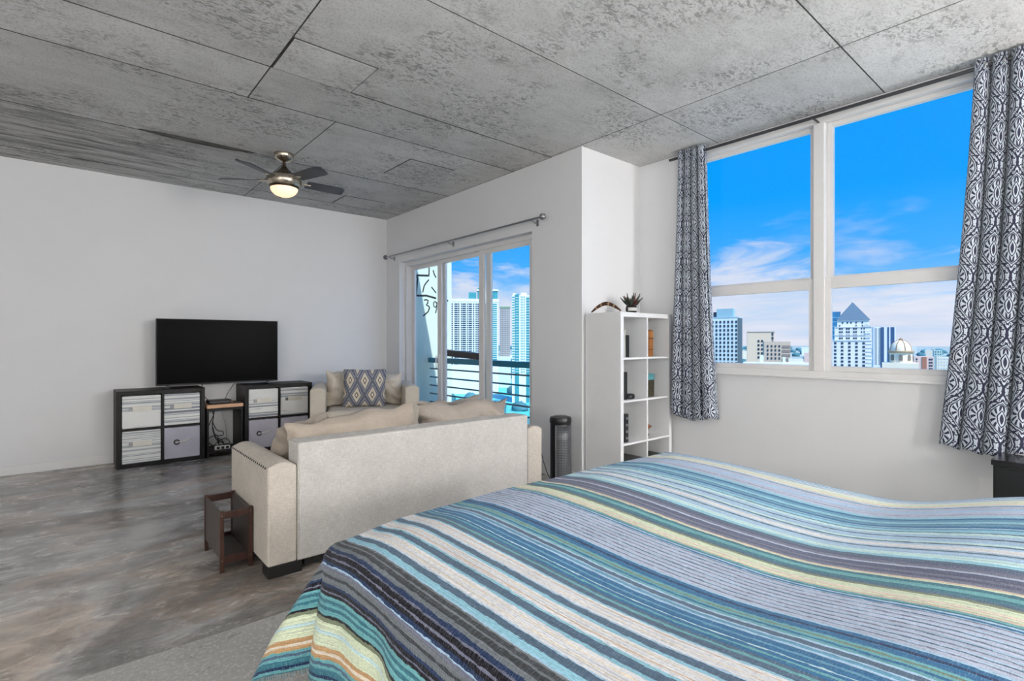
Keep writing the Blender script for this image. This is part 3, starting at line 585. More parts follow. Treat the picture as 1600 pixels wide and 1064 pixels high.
for x, ww_ in ((-2.2, 3.4), (3.8, 1.6), (8.2, 3.6)): obj('glass_stripe', B(x-ww_/2, x+ww_/2, -.4, .4, 0, 18.6-GZ), cmat('deep blue glass', (54, 92, 132), .25), s1)
wgrid(s1, 'window_column', [-9.6, -8.2, -5.6, -4.5], fr_(-28, 16, 20), .7, 1.2, DGL)
CREAM = cmat('cream stone', (240, 232, 208)); RIBM = cmat('brown rib', (150, 124, 92))
d1 = thing('domed_tower', 'small cream domed belvedere with arched openings near the window sill', 'building', (304, 68.7, GZ), R(-77.3))
obj('base', B(-7.2, 6.6, -5.5, 5.5, 0, -9.0-GZ), CREAM, d1)
dr = MB().lathe([(4.6, -9.0-GZ), (4.6, -4.2-GZ)], n=12); obj('drum', dr, CREAM, d1, smooth=20)
obj('cornice', MB().lathe([(4.7, -4.4-GZ), (5.3, -4.0-GZ), (5.3, -3.5-GZ), (4.7, -3.3-GZ)], n=24), cmat('grey brown cornice', (168, 150, 122)), d1, smooth=30)
obj('dome', MB().lathe([(4.5*math.cos(a), 5.2*math.sin(a)-3.4-GZ) for a in fr_(0, 1.45, 10)], n=24), CREAM, d1, smooth=40)
obj('lantern', MB().lathe([(.9, 1.7-GZ), (.9, 2.1-GZ), (.3, 2.6-GZ), (.1, 3.0-GZ)], n=10), RIBM, d1)
for i in range(8):
    a = 2*math.pi*(i+.5)/8; obj('rib', MB().tube([(4.55*math.cos(b)*math.cos(a), 4.55*math.cos(b)*math.sin(a), 5.25*math.sin(b)-3.4-GZ) for b in fr_(0, 1.4, 8)], .17, 6), RIBM, d1)
am = MB(); pts = [(-.75, 0), (.75, 0)] + [(.75*math.cos(a), 2.1+.75*math.sin(a)) for a in fr_(0, math.pi, 8)]
am.prism(pts, -.25, .25); am.xf(Matrix.Rotation(R(90), 4, 'X')); ame = mesh('arched_opening', am)
for i in range(8):
    a = 2*math.pi*(i+.5)/8 + R(22.5); link('arched_opening', ame, cmat('grey brown arch glass', (128, 122, 112)), d1, (4.5*math.cos(a), 4.5*math.sin(a), -8.0-GZ), (0, 0, a+R(90)))  # arch panes in one even grey brown
PINK = cmat('pink stucco', (226, 200, 190)); CRM2 = cmat('cream block', (234, 228, 206)); PGR = cmat('pale green block', (176, 208, 204)); PBL = cmat('pale blue block', (190, 212, 224))
l1 = tower('pink_building', 'low pink and brown block right of the domed belvedere', 624.8, 123, 15, 12, -13.4, -72, PINK); obj('brown_bay', B(-1.5, 2, -.6, 2, 0, -14-GZ), cmat('brown bay', (170, 118, 96)), l1)
windows(l1, [-5.5, 4.4, 6], [-17-3*i for i in range(5)], 1.2, 1.6, DGL)
l2 = tower('pale_green_tower', 'slim pale green tower standing before the distant trees', 889, 159.7, 8.6, 9, -11, -70, PGR); wgrid(l2, 'window_column', [-2.6, 0, 2.6], fr_(-40, -14, 9), 1.0, 1.6, DGL)
l3 = tower('cream_building', 'long low cream block at the right end of the window view', 772.6, 128, 24, 12, -17, -72, CRM2); wgrid(l3, 'window_row', fr_(-10, 10, 9), fr_(-34, -20, 5), 1.1, 1.5, PBL)
l4 = tower('pale_blue_building', 'small pale blue block tucked beside the domed belvedere', 700, 148, 8, 9, -14, -70, PBL); wgrid(l4, 'window_row', [-2.4, 0, 2.4], fr_(-34, -18, 5), 1.0, 1.5, DGL)
l5 = tower('white_terrace', 'broad white low roofs along the window sill at right', 430, 76, 30, 12, -18, -74, WT); wgrid(l5, 'window_row', fr_(-12, 12, 9), [-21.5], 1.4, 1.3, PBL)
# far low-rise city and tree belts
for i in range(44):
    az = R(random.choice([random.uniform(62, 71), random.uniform(74, 86), random.uniform(28, 45)])); dd = 1300+66*i; hh = random.uniform(10, 36)*(.6+dd/4000)
    lb = tag(obj('distant_building', B(-random.uniform(9, 26), random.uniform(9, 26), 0, 20, 0, min(hh, 62)), random.choice([WT, CRM2, PBL, PINK, WT2]), None, (dd*math.sin(az), dd*math.cos(az), GZ), (0, 0, -az)), 'tiny pale low rise building near the horizon', 'building', 'distant low rise buildings')
fb = MB(); spots = [(o.location.x, o.location.y) for o in COL.objects if o.parent is None and o.get('category') == 'building']
for i in range(1100):
    az = R(random.uniform(18, 112)); dd = 400+5200*random.random()**1.3; r = random.uniform(6, 11)*(1+dd/3600)
    if min(math.hypot(dd*math.sin(az)-a, dd*math.cos(az)-b_) for a, b_ in spots) < 42+r*1.4: continue
    leafball(fb, (dd*math.sin(az), dd*math.cos(az), r*.3), r, i)
tag(obj('tree_belt', fb, FARL, None, (0, 0, GZ), smooth=60), 'haze tinted blue green belt of tree crowns near the horizon', 'trees', kind='stuff')

# ------------------------------------------------------------------ globe lamps added out of view as fill light for the room
def opal(k):
    m_ = bpy.data.materials.new('fill light opal glass'); m_.use_nodes = True; b_ = m_.node_tree.nodes['Principled BSDF']; b_.inputs['Base Color'].default_value = (.9, .9, .88, 1)
    b_.inputs['Emission Color'].default_value = (1, .98, .96, 1); b_.inputs['Emission Strength'].default_value = FILL_LAMP*k; return m_
def fill_globe(x, y, z, r, k, lab):
    t = thing('fill_globe_lamp', lab, 'lamp', (x, y, 0), 0, 'added fill light globes')
    obj('base', MB().lathe([(.15, 0), (.15, .015), (.03, .025)], n=24), BRONZE, t, smooth=30)
    obj('pole', MB().tube([(0, 0, .02), (0, 0, z-r)], .012), BRONZE, t)
    obj('globe', MB().ball((0, 0, z), r, 24), opal(k), t, smooth=60)
fill_globe(3.85, -2.5, 1.75, .26, 1.75, 'added fill light globe lamp behind the camera near the window wall')
fill_globe(1.5, -3.1, 1.75, .26, .85, 'added fill light globe lamp behind the camera in mid room')
fill_globe(-1.6, -2.6, 1.75, .26, .6, 'added fill light globe lamp behind the camera near the left wall')
fill_globe(-2.4, .55, 1.75, .26, .52, 'added fill light globe lamp out of view beside the left wall')

# ------------------------------------------------------------------ ceiling fan
fan = thing('ceiling_fan', 'nickel ceiling fan with five dark blades and lit glass bowl', 'ceiling fan', (1.535, 5.012, ZC-.004))
obj('canopy', MB().lathe([(.085, 0), (.085, -.025), (.078, -.04), (.06, -.06), (.03, -.075)], n=28), NICKEL, fan, smooth=35)
obj('downrod', MB().lathe([(.014, -.06), (.014, -.13)], n=14), BRONZE, fan, smooth=40)
obj('motor_cone', MB().lathe([(.02, -.115), (.035, -.135), (.075, -.175), (.118, -.20), (.125, -.215), (.1, -.22)], n=32), BRONZE, fan, smooth=35)
obj('motor_housing', MB().lathe([(.125, -.205), (.148, -.22), (.152, -.25), (.146, -.28), (.132, -.30), (.12, -.30)], n=36), NICKEL, fan, smooth=35)
obj('light_ring', MB().lathe([(.118, -.295), (.128, -.30), (.128, -.312), (.118, -.318)], n=36), BRONZE, fan, smooth=35)
BOWL = bpy.data.materials.new('lit frosted bowl'); BOWL.use_nodes = True; _t = NT(BOWL.node_tree); _b = _t.n['Principled BSDF']; _b.inputs['Base Color'].default_value = (.95, .86, .72, 1)
_b.inputs['Emission Color'].default_value = srgb(255, 214, 160); _b.inputs['Emission Strength'].default_value = 1.05
obj('light_bowl', MB().lathe([(.119*math.cos(a), -.312-.085*math.sin(a)) for a in fr_(0, 1.52, 10)], n=32), BOWL, fan, smooth=60)
BLADE = pbr('dark grey fan blade', srgb(58, 62, 68), .4, var=.08)
for k, a in enumerate((73, 145, 216, 287, 0)):
    bl = MB(); n = 12
    def bf(u, v):
        r = .20+.36*u; wd = .052+.018*u
        if u > .86: wd *= math.sqrt(max(.0, 1-((u-.86)/.14)**2*.75))
        return (r, (v-.5)*2*wd, -.245 - (v-.5)*.030)
    bl.grid(n, 3, bf)
    o = obj('blade', bl, BLADE, fan, (0, 0, 0), (0, 0, R(a)), solid=.008)
    br = MB().box(.12, .24, -.022, .022, -.252, -.242); ob = obj('blade_iron', br, NICKEL, fan, (0, 0, 0), (0, 0, R(a)), bevel=.004)

# ------------------------------------------------------------------ curtains and rods
def wave_curtain(name, label, ytl, ytr, ybl, ybr, ztop, zbot, folds, amp, clothw, xc=4.235, seed=0):
    root = thing(name, label, 'curtain', (xc, (ytl+ytr)/2, zbot(0)), 0, 'damask curtains beside the big window')
    y0, z0 = (ytl+ytr)/2, zbot(0)
    def f(u, v):                                          # v 0 at top
        e = v**1.3; y = (ytl+(ytr-ytl)*u)*(1-e) + (ybl+(ybr-ybl)*u)*e
        ph = 2*math.pi*folds*u + .5*math.sin(3*v+seed)*v
        a = amp*(.75+.35*v)*(1+.25*math.sin(u*9+seed))
        sn = math.sin(ph); x = a*(1.35*(abs(sn)**.7*(1 if sn > 0 else -1)*.5+.5)**.55-.75)*-1.25 + .010*math.sin(7*u+5*v+seed)*v
        yy = y + .018*math.cos(ph*1.0)*(.5+.6*v)
        zb = zbot(u) + .012*math.sin(ph+.6); z = ztop + (zb-ztop)*v
        return (x, yy-y0, z-z0)
    mb = MB().grid(folds*16, 60, f, lambda u, v: (u*clothw, v*(ztop-zbot(0))))
    obj('drape', mb, DAMASK, root, smooth=80, solid=.003)
    # heading rings along the rod
    for i in range(folds):
        u = (i+.5)/folds; y = ytl+(ytr-ytl)*u-y0
        obj('grommet', MB().tube([(.024*math.cos(a), y, 2.925-z0+.024*math.sin(a)) for a in fr_(0, 2*math.pi*15/16, 16)], .004, 6, True), STEEL, root, smooth=50)
    return root
wave_curtain('curtain', 'narrow navy and grey damask curtain left of the big window beside bookcase', 2.60, 2.345, 2.665, 2.235, 2.972, lambda u: .60 - .05*math.sin(min(1, u*1.3)*math.pi)*.8, 4, .050, .95, 4.232, 1)
def rb(u):
    s = max(0, min(1, (u-.40)/.12)); return .60 - .05*u*2*(1-s) + s*.045
wave_curtain('curtain', 'wide navy and grey damask curtain at right, falling behind the black nightstand', .575, -.02, .735, -.02, 2.972, rb, 7, .046, 1.5, 4.232, 4)
rod = thing('curtain_rod', 'dark grey curtain rod running above the big window', 'curtain rod', (4.235, 1.3, 2.925))
obj('pole', MB().tube([(0, -1.5, 0), (0, 1.41, 0)], .0125, 12), DKROD, rod, smooth=60)
for y in (-1.3, .185, 1.27): obj('bracket', MB().box(0, .095, y-.006, y+.006, -.02, -.012).box(.085, .0945, y-.015, y+.015, -.04, .02).box(-.012, .012, y-.006, y+.006, -.02, -.012), DKROD, rod)
rod2 = thing('curtain_rod', 'thin steel curtain rod with ball end above the sliding door', 'curtain rod', (3.395, 5.09, 2.425))
obj('pole', MB().tube([(0, -1.53, 0), (0, 1.56, 0)], .0095, 10), STEEL, rod2, smooth=60)
for y in (-1.57, 1.58): obj('finial', MB().ball((0, y, 0), .032, 14), pbr('smoky crystal', srgb(140, 140, 145), .12, .6), rod2, smooth=60)
for y in (-1.42, .02, 1.46): obj('bracket', MB().tube([(0, y, -.012), (.04, y, -.03), (.078, y, -.03)], .005, 6).box(.072, .08, y-.012, y+.012, -.055, .005), STEEL, rod2)

# ------------------------------------------------------------------ cube cabinets, bins, television
def cube_cabinet(label, x0, x1, y0, y1, h, cols, rws, mt, th=.04, ti=.017, name='cube_cabinet'):
    t = thing(name, label, 'cabinet', (x0, y0, 0)); wd, dp = x1-x0, y1-y0
    obj('side_panel', B(0, th, 0, dp, 0, h), mt, t, bevel=.002); obj('side_panel', B(wd-th, wd, 0, dp, 0, h), mt, t, bevel=.002)
    obj('top_board', B(th, wd-th, 0, dp, h-th, h), mt, t, bevel=.002); obj('bottom_board', B(th, wd-th, 0, dp, 0, th), mt, t, bevel=.002)
    cw = (wd-2*th-(cols-1)*ti)/cols; ch = (h-2*th-(rws-1)*ti)/rws; cells = {}
    for c in range(1, cols): x = th+c*cw+(c-1)*ti; obj('divider', B(x, x+ti, .002, dp, th, h-th), mt, t)
    for r_ in range(1, rws):
        z = th+r_*ch+(r_-1)*ti
        for c in range(cols): x = th+c*(cw+ti); obj('shelf', B(x, x+cw, .002, dp, z, z+ti), mt, t)
    for c in range(cols):
        for r_ in range(rws): cells[c, r_] = (x0+th+c*(cw+ti), x0+th+c*(cw+ti)+cw, th+r_*(ch+ti), th+r_*(ch+ti)+ch)
    return t, cells
def bin_(cell, y, label, striped=True):
    x0, x1, z0, z1 = cell; gp_ = .006; t = thing('storage_bin', label, 'bin', ((x0+x1)/2, y, z0+.001), 0, 'fabric bins in the cube cabinets')
    wd = (x1-x0)/2-gp_; h = z1-z0-.012; mt = BINS if striped else LAV
    bx = MB().box(-wd, wd, .004, .36, 0, .006).box(-wd, wd, .004, .016, .006, h).box(-wd, wd, .348, .36, .006, h).box(-wd, -wd+.012, .016, .348, .006, h).box(wd-.012, wd, .016, .348, .006, h)
    obj('body', bx, mt, t, bevel=.003)
    if striped:
        obj('label_holder', B(-.075, .085, -.002, .006, h*.52, h*.52+.05), pbr('cream label', srgb(228, 224, 212), .5), t, bevel=.002)
        obj('pull_tab', B(-.105, -.075, -.003, .006, h*.53, h*.52+.04), STEEL, t, bevel=.002)
    else:
        ring = MB().tube([(-.05+.022*math.cos(a), -.002, h*.52+.022*math.sin(a)) for a in fr_(0, 2*math.pi*15/16, 16)], .007, 8, True)
        obj('grommet', ring, pbr('dark metal eyelet', srgb(70, 68, 66), .35, .8), t, smooth=60)
        obj('rope_tag', MB().tube([(-.04, -.004, h*.52), (0, -.012, h*.53), (.04, -.006, h*.56), (.08, -.004, h*.60)], [.004, .008, .009, .004], 8), pbr('white cord', srgb(226, 224, 220), .7), t, smooth=60)
    return t
YK = 6.395
ca, cl_ = cube_cabinet('black brown two by two cube cabinet under left end of television', .385, 1.145, YK, YK+.385, .762, 2, 2, ESPR)
bin_(cl_[0, 1], YK+.01, 'grey striped fabric bin, upper left cube of the left cabinet'); bin_(cl_[1, 1], YK+.01, 'grey striped fabric bin, upper right cube of the left cabinet')
bin_(cl_[0, 0], YK+.01, 'grey striped fabric bin, lower left cube of the left cabinet'); bin_(cl_[1, 0], YK+.01, 'plain lavender grey bin with ring pull in the left cabinet', False)
cb, cr_ = cube_cabinet('black brown two by two cube cabinet under right end of television', 1.535, 2.285, YK, YK+.385, .762, 2, 2, ESPR)
bin_(cr_[0, 1], YK+.01, 'grey striped fabric bin, upper left cube of the right cabinet'); bin_(cr_[1, 1], YK+.01, 'grey striped fabric bin beside the loveseat arm, right cabinet')
bin_(cr_[0, 0], YK+.01, 'plain lavender grey bin half hidden behind the sofa', False); bin_(cr_[1, 0], YK+.01, 'fabric bin low in the right cabinet behind the sofa', False)
tv = thing('television', 'large flat black television standing across both cube cabinets', 'television', (1.327, 6.55, .763))
obj('housing', B(-.603, .603, -.012, .035, .027, .735), SATIN, tv, bevel=.006)
obj('screen', B(-.594, .594, -.0135, -.011, .042, .727), pbr('black glass screen', (.0008, .0008, .0009, 1), .3, spec=.03, var=.0), tv)
obj('rear_bulge', B(-.4, .4, .035, .065, .1, .5), SATIN, tv, bevel=.01)
for x in (-.50, .50):
    ft = MB().box(x-.014, x+.014, -.008, .02, .006, .04).prism([(x-.018, -.10), (x+.018, -.10), (x+.024, .10), (x-.024, .10)], 0, .008); obj('foot', ft, BLACK, tv, bevel=.002)
# small media stand in the gap
ms = thing('media_stand', 'small black stand with light wood top between the two cabinets', 'stand', (1.16, 6.372, 0))
obj('top', B(0, .355, -.006, .39, .535, .572), WOODT, ms, bevel=.003)
obj('side_panel', B(.002, .02, .01, .385, 0, .535), ESPR, ms); obj('side_panel', B(.335, .353, .01, .385, 0, .535), ESPR, ms)
obj('rail', B(.02, .335, .0, .018, .505, .535), ESPR, ms); obj('bottom_shelf', B(.02, .335, .01, .385, .045, .066), ESPR, ms)
bx = thing('set_top_box', 'black set top box on the wood topped stand', 'set top box', (1.30, 6.50, .573))
obj('case', B(-.11, .11, -.075, .09, .004, .04), BLACK, bx, bevel=.006); obj('front_strip', B(-.09, .09, -.078, -.074, .012, .03), pbr('grey front strip', srgb(62, 62, 64), .3), bx)
for x in (-.09, .09): obj('foot', MB().lathe([(.01, 0), (.01, .006)], (x, -.05, 0), 10), RUBBER, bx)
rm = obj('remote_box', MB().prism([(-.035, -.03), (.035, -.03), (.028, .04), (-.028, .04)], 0, .018), BLACK, None, (1.462, 6.43, .573), bevel=.004); tag(rm, 'small flat black device at right end of the wood top', 'device')
ps = thing('power_strip', 'white power strip on the bottom shelf under the cables', 'power strip', (1.325, 6.47, .067))
obj('body', B(-.075, .075, -.022, .022, 0, .04), pbr('white plastic', srgb(226, 226, 224), .4), ps, bevel=.005)
for x in (-.045, .0, .045): obj('plug', B(x-.014, x+.014, -.034, -.0225, .008, .034), BLACK, ps, bevel=.002)
def cable(pts, r, lab, mt=RUBBER, name='cable', group='tangled cables under the stand'):
    p = [Vector(q) for q in pts]; out = []
    for i in range(len(p)-1):
        a, b_, c, d = p[max(0, i-1)], p[i], p[i+1], p[min(len(p)-1, i+2)]
        for k in range(6):
            t = k/6; out.append(.5*((2*b_)+(c-a)*t+(2*a-5*b_+4*c-d)*t*t+(3*b_-a-3*c+d)*t**3))
    out.append(p[-1]); return tag(obj(name, MB().tube(out, r, 6), mt, smooth=60), lab, 'cable', group)
for lab, pts in (('thick black cable dropping from the stand rail to the floor tangle', [(1.24, 6.60, .53), (1.255, 6.55, .44), (1.235, 6.5, .34), (1.25, 6.5, .24), (1.30, 6.5, .16), (1.36, 6.52, .11)]),
                 ('black cable looping widely left under the wood top', [(1.275, 6.6, .53), (1.26, 6.56, .45), (1.21, 6.55, .33), (1.185, 6.6, .25), (1.20, 6.56, .19), (1.28, 6.52, .22), (1.30, 6.5, .12)]),
                 ('black cable curled in a ring low under the stand', [(1.25, 6.58, .36), (1.29, 6.55, .27), (1.345, 6.54, .25), (1.34, 6.53, .21), (1.27, 6.53, .22), (1.25, 6.54, .30), (1.28, 6.55, .17), (1.36, 6.56, .12)]),
                 ('thin grey cable hanging at right under the wood top', [(1.36, 6.70, .53), (1.375, 6.68, .40), (1.40, 6.66, .30), (1.40, 6.62, .18), (1.38, 6.56, .11)]),
                 ('black cable coiled around the power strip', [(1.20, 6.62, .16), (1.24, 6.5, .11), (1.30, 6.58, .13), (1.37, 6.55, .17), (1.41, 6.52, .12), (1.34, 6.60, .09), (1.22, 6.56, .085)]),
                 ('short black cable bunched on the bottom shelf', [(1.38, 6.66, .10), (1.33, 6.58, .16), (1.29, 6.54, .17), (1.31, 6.53, .11), (1.38, 6.48, .10)])):
    cable(pts, .0045 if 'thin' not in lab else .003, lab, RUBBER if 'grey' not in lab else STEEL)
cable([(1.155, 6.61, .80), (1.165, 6.66, .73), (1.19, 6.66, .64), (1.225, 6.596, .596)], .0035, 'thin black cable from television down to set top box, left', group='television cables')
cable([(1.49, 6.62, .80), (1.46, 6.66, .73), (1.42, 6.66, .66), (1.375, 6.596, .60)], .0035, 'thin black cable from television down to set top box, right', group='television cables')

# ------------------------------------------------------------------ upholstery helpers
def cushion(hx, hy, th, seed=0, n=30, pinch=.10, wr=.006, uv=False):
    """pillow in the local XZ plane, thickness along Y"""
    mb = MB()
    def side(sg):
        def f(u, v):
            a, b_ = u*2-1, v*2-1
            x = hx*a*(1-pinch*(1-b_*b_)*a*a); z = hy*b_*(1-pinch*(1-a*a)*b_*b_)
            t = th*max(0, (1-abs(a)**3.2))**.55*max(0, (1-abs(b_)**3.2))**.55
            nz = mnoise.noise(Vector((a*2.2+seed, b_*2.2, sg*3.1)))*wr*3 + mnoise.noise(Vector((a*6, b_*3+seed, sg)))*wr
            e = min(1, 3*(1-max(abs(a), abs(b_))))
            dx = mnoise.noise(Vector((b_*2.7, seed*1.7, a)))*wr*2
            return (x+dx, sg*(t+nz*e), z+mnoise.noise(Vector((a*2.4, seed*2.3, b_)))*wr*2)
        return f
    uvf = (lambda u, v: (u, v)) if uv else None
    mb.grid(n, n, side(-1), uvf); mb.grid(n, n, side(1), uvf)
    k = (n+1)*(n+1); fl = []
    for i, fc in enumerate(mb.f): fl.append(fc if i < n*n else tuple(reversed(fc)))
    mb.f = fl
    # sew the two faces along the rim
    ring = [i for i in range(n+1)] + [(j+1)*(n+1)-1 for j in range(1, n+1)] + [n*(n+1)+i for i in range(n-1, -1, -1)] + [j*(n+1) for j in range(n-1, 0, -1)]
    for a, b_ in zip(ring, ring[1:]+ring[:1]): mb.f.append((b_, a, a+k, b_+k))
    return mb
def pillow(label, loc, hx, hy, th, rot, mt, seed, group=None, uv=False, wr=.006, pinch=.10, name='throw_pillow'):
    o = obj(name, cushion(hx, hy, th, seed, wr=wr, uv=uv, pinch=pinch), mt, None, loc, rot, smooth=80); return tag(o, label, 'pillow', group)
def soft_arm(x0, x1, y0, y1, z0, z1, crown=.02, slope=0):
    mb = MB(); pts = [(x0, z0), (x1, z0), (x1, z1-crown)] + [(x1+(x0-x1)*t, z1-crown+crown*math.sin(math.pi*t)) for t in fr_(.12, .88, 6)] + [(x0, z1-crown)]
    mb.prism(pts, -y1, -y0); mb.xf(Matrix.Rotation(R(90), 4, 'X')); return mb

# ------------------------------------------------------------------ sofa (its back to the bed)
SX, SY = 1.81, 2.915
sofa = thing('sofa', 'oatmeal linen sofa seen from behind with nailhead trimmed arms', 'sofa', (SX, SY, 0))
obj('back_panel', B(-.845, .845, -.004, .17, .065, .705), LINEN, sofa, bevel=.014, seg=3)
obj('seat_base', B(-.84, .84, .17, .76, .065, .30), LINEN, sofa, bevel=.015)
for x0, x1 in ((-.83, -.005), (.005, .83)):
    obj('seat_cushion', B(x0, x1, .20, .79, .30, .46), LINEN, sofa, bevel=.04, seg=4)
arms = []
for sg in (-1, 1):
    a0, a1 = (-1.0, -.846) if sg < 0 else (.846, 1.0)
    am_ = obj('arm', soft_arm(a0, a1, .004, .79, .065, .612, .026), LINEN2, sofa, bevel=.012, seg=3); arms.append(am_)
    obj('welt', MB().tube([(sg*.846, -.002, .07), (sg*.846, -.002, .60)], .003, 6), LINEN, am_)
    stud = mesh('nailhead', MB().ball((0, 0, 0), .0068, 8)); stud.materials.append(BLACK)
    for i in range(20): link('nailhead', stud, BRONZE, am_, (sg*.9965, .05+.70*i/19, .582))
FOOT = pbr('black sofa foot', srgb(22, 20, 20), .5)
for x in (-.95, .95):
    for y in (.07, .72): obj('foot', B(x-.045, x+.13 if x < 0 else x+.045, y-.06, y+.05, 0, .065), FOOT, sofa, bevel=.004)
obj('plinth', B(-.80, .80, .03, .72, .02, .066), FOOT, sofa)
pillow('large taupe back cushion on the left half of the sofa', (1.42, 3.20, .585), .43, .235, .10, (R(12), R(-4.5), 0), PILLOWF, 3, 'sofa back cushions', wr=.018, pinch=.07, name='back_cushion')
pillow('large crumpled grey taupe cushion on the right half of the sofa', (2.25, 3.19, .60), .41, .24, .11, (R(12), R(2), 0), PILLOWG, 8, 'sofa back cushions', wr=.032, pinch=.14, name='back_cushion')
pillow('plump brown taupe pillow wedged against the left sofa arm', (1.13, 3.40, .605), .20, .175, .10, (R(24), R(-6), R(24)), PILLOWF, 5, 'loose pillows on the sofa', wr=.012)
pillow('flat grey taupe pillow leaning behind the big left cushion', (1.52, 3.56, .60), .26, .165, .06, (R(30), R(2), R(4)), PILLOWG, 11, 'loose pillows on the sofa', wr=.014)
pillow('grey pillow with peaked corners behind the right cushion', (2.27, 3.43, .64), .30, .20, .075, (R(20), R(-1), R(2)), PILLOWG, 14, 'loose pillows on the sofa', wr=.016, pinch=.2)

# ------------------------------------------------------------------ loveseat in the corner
LXc, LYf, LR = 2.58, 5.53, R(-23)
lv = thing('loveseat', 'cream linen loveseat angled in the corner beside the balcony door', 'loveseat', (LXc, LYf, 0), LR)
obj('seat_base', B(-.43, .43, .02, .70, .06, .30), CREAMF, lv, bevel=.015)
obj('seat_cushion', B(-.425, .425, -.01, .64, .30, .485), CREAMF, lv, bevel=.045, seg=4)
obj('back', B(-.43, .43, .64, .82, .06, .74), CREAMF, lv, bevel=.03, seg=3)
for sg in (-1, 1):
    a0, a1 = (-.595, -.432) if sg < 0 else (.432, .595)
    obj('arm', soft_arm(a0, a1, 0, .82, .06, .752, .03), CREAMF, lv, bevel=.014, seg=3)
for x in (-.53, .53):
    for y in (.06, .76): obj('foot', B(x-.04, x+.04, y-.04, y+.04, 0, .06), FOOT, lv)
def lpos(x, y, z): return (LXc+x*math.cos(LR)-y*math.sin(LR), LYf+x*math.sin(LR)+y*math.cos(LR), z)
pillow('plain cream back cushion at left end of the loveseat', lpos(-.26, .47, .70), .20, .225, .085, (R(12), 0, LR+R(14)), CREAMF, 21, 'loveseat cushions', wr=.01)
pillow('creased cream back cushion at right end of the loveseat', lpos(.235, .47, .675), .215, .20, .10, (R(12), R(3), LR-R(6)), CREAMF, 25, 'loveseat cushions', wr=.018)
pillow('square cushion with grey and cream diamond weave on the loveseat', lpos(-.01, .26, .71), .245, .235, .07, (R(14), R(1), LR), DIAMOND, 29, None, uv=True, wr=.005, pinch=.05)

# ------------------------------------------------------------------ dark wooden frame stand beside the sofa
st = thing('magazine_stand', 'small dark walnut open frame stand beside the left sofa arm', 'stand', (.721, 3.385, 0))
w2, d2, h2 = .072, .20, .335
for x in (-w2, w2):
    for y in (-d2, d2): obj('leg', B(x-.0105, x+.0105, y-.0105, y+.0105, 0, h2), WALNUT, st, bevel=.002)
for y in (-d2, d2):
    obj('top_rail', B(-w2+.0105, w2-.0105, y-.008, y+.008, h2-.045, h2-.006), WALNUT, st, bevel=.002); obj('bottom_rail', B(-w2+.0105, w2-.0105, y-.008, y+.008, .045, .088), WALNUT, st, bevel=.002)
for x in (-w2, w2): obj('side_panel', B(x-.006, x+.006, -d2+.0105, d2-.0105, .07, h2-.012), PANEL, st)
obj('bottom_board', B(-w2+.006, w2-.006, -d2+.008, d2-.008, .06, .068), PANEL, st)
sc = mesh('screw', MB().ball((0, 0, 0), .0035, 8)); sc.materials.append(NICKEL)
for x in (-w2, w2):
    for z in (.066, h2-.025): link('screw', sc, NICKEL, st, (x, -d2-.0105, z))

# ------------------------------------------------------------------ tower heater by the wall corner
ht = thing('tower_heater', 'black oval tower heater with grey mesh grille by the wall corner', 'heater', (3.20, 3.10, 0), R(2))
obj('base', MB().lathe([(.115, 0), (.118, .012), (.10, .026), (.075, .03)], n=28, sy=.95), BLACK, ht, smooth=35)
obj('body', MB().lathe([(.078, .028), (.088, .05), (.088, .56), (.084, .575)], n=36), BLACK, ht, smooth=35)
obj('cap', MB().lathe([(.088, .562), (.093, .575), (.093, .60), (.086, .618), (.06, .624)], n=36), BLACK, ht, smooth=35)
obj('control_pad', MB().lathe([(.055, .6235), (.055, .6275), (.05, .629)], n=28), pbr('dark grey pad', srgb(54, 54, 56), .3), ht, smooth=35)
def mk_mesh():
    mt, t, b = custom('perforated grey grille'); tc = t.new('ShaderNodeTexCoord'); u, v, z = t.sep(tc.outputs['UV'])
    a = t.m('SINE', t.m('MULTIPLY', t.m('ADD', u, v), 230.0)); c = t.m('SINE', t.m('MULTIPLY', t.m('SUBTRACT', u, v), 230.0))
    k = t.step(t.m('MULTIPLY', a, c), .0, .35)
    t.put(b.inputs['Base Color'], t.mix(k, srgb(104, 106, 110), srgb(12, 12, 14))); b.inputs['Metallic'].default_value = .3; b.inputs['Roughness'].default_value = .4; return mt
gm_ = MB().grid(20, 4, lambda u, v: (.0905*math.cos(R(-162+144*u)), .0905*math.sin(R(-162+144*u)), .05+.50*v), lambda u, v: (u*.23, v*.5))
obj('grille', gm_, mk_mesh(), ht, smooth=60, solid=.003)
obj('grille_frame', MB().tube([(.091*math.cos(R(-164)), .091*math.sin(R(-164)), z) for z in (.045, .3, .556)], .006, 6).tube([(.091*math.cos(R(-16)), .091*math.sin(R(-16)), z) for z in (.045, .3, .556)], .006, 6), STEEL, ht)
cable([(3.455, 3.63, .38), (3.43, 3.60, .30), (3.40, 3.52, .15), (3.36, 3.40, .02), (3.30, 3.26, .012), (3.24, 3.21, .02)], .004, 'thin black heater cord running down from wall outlet', group=None)

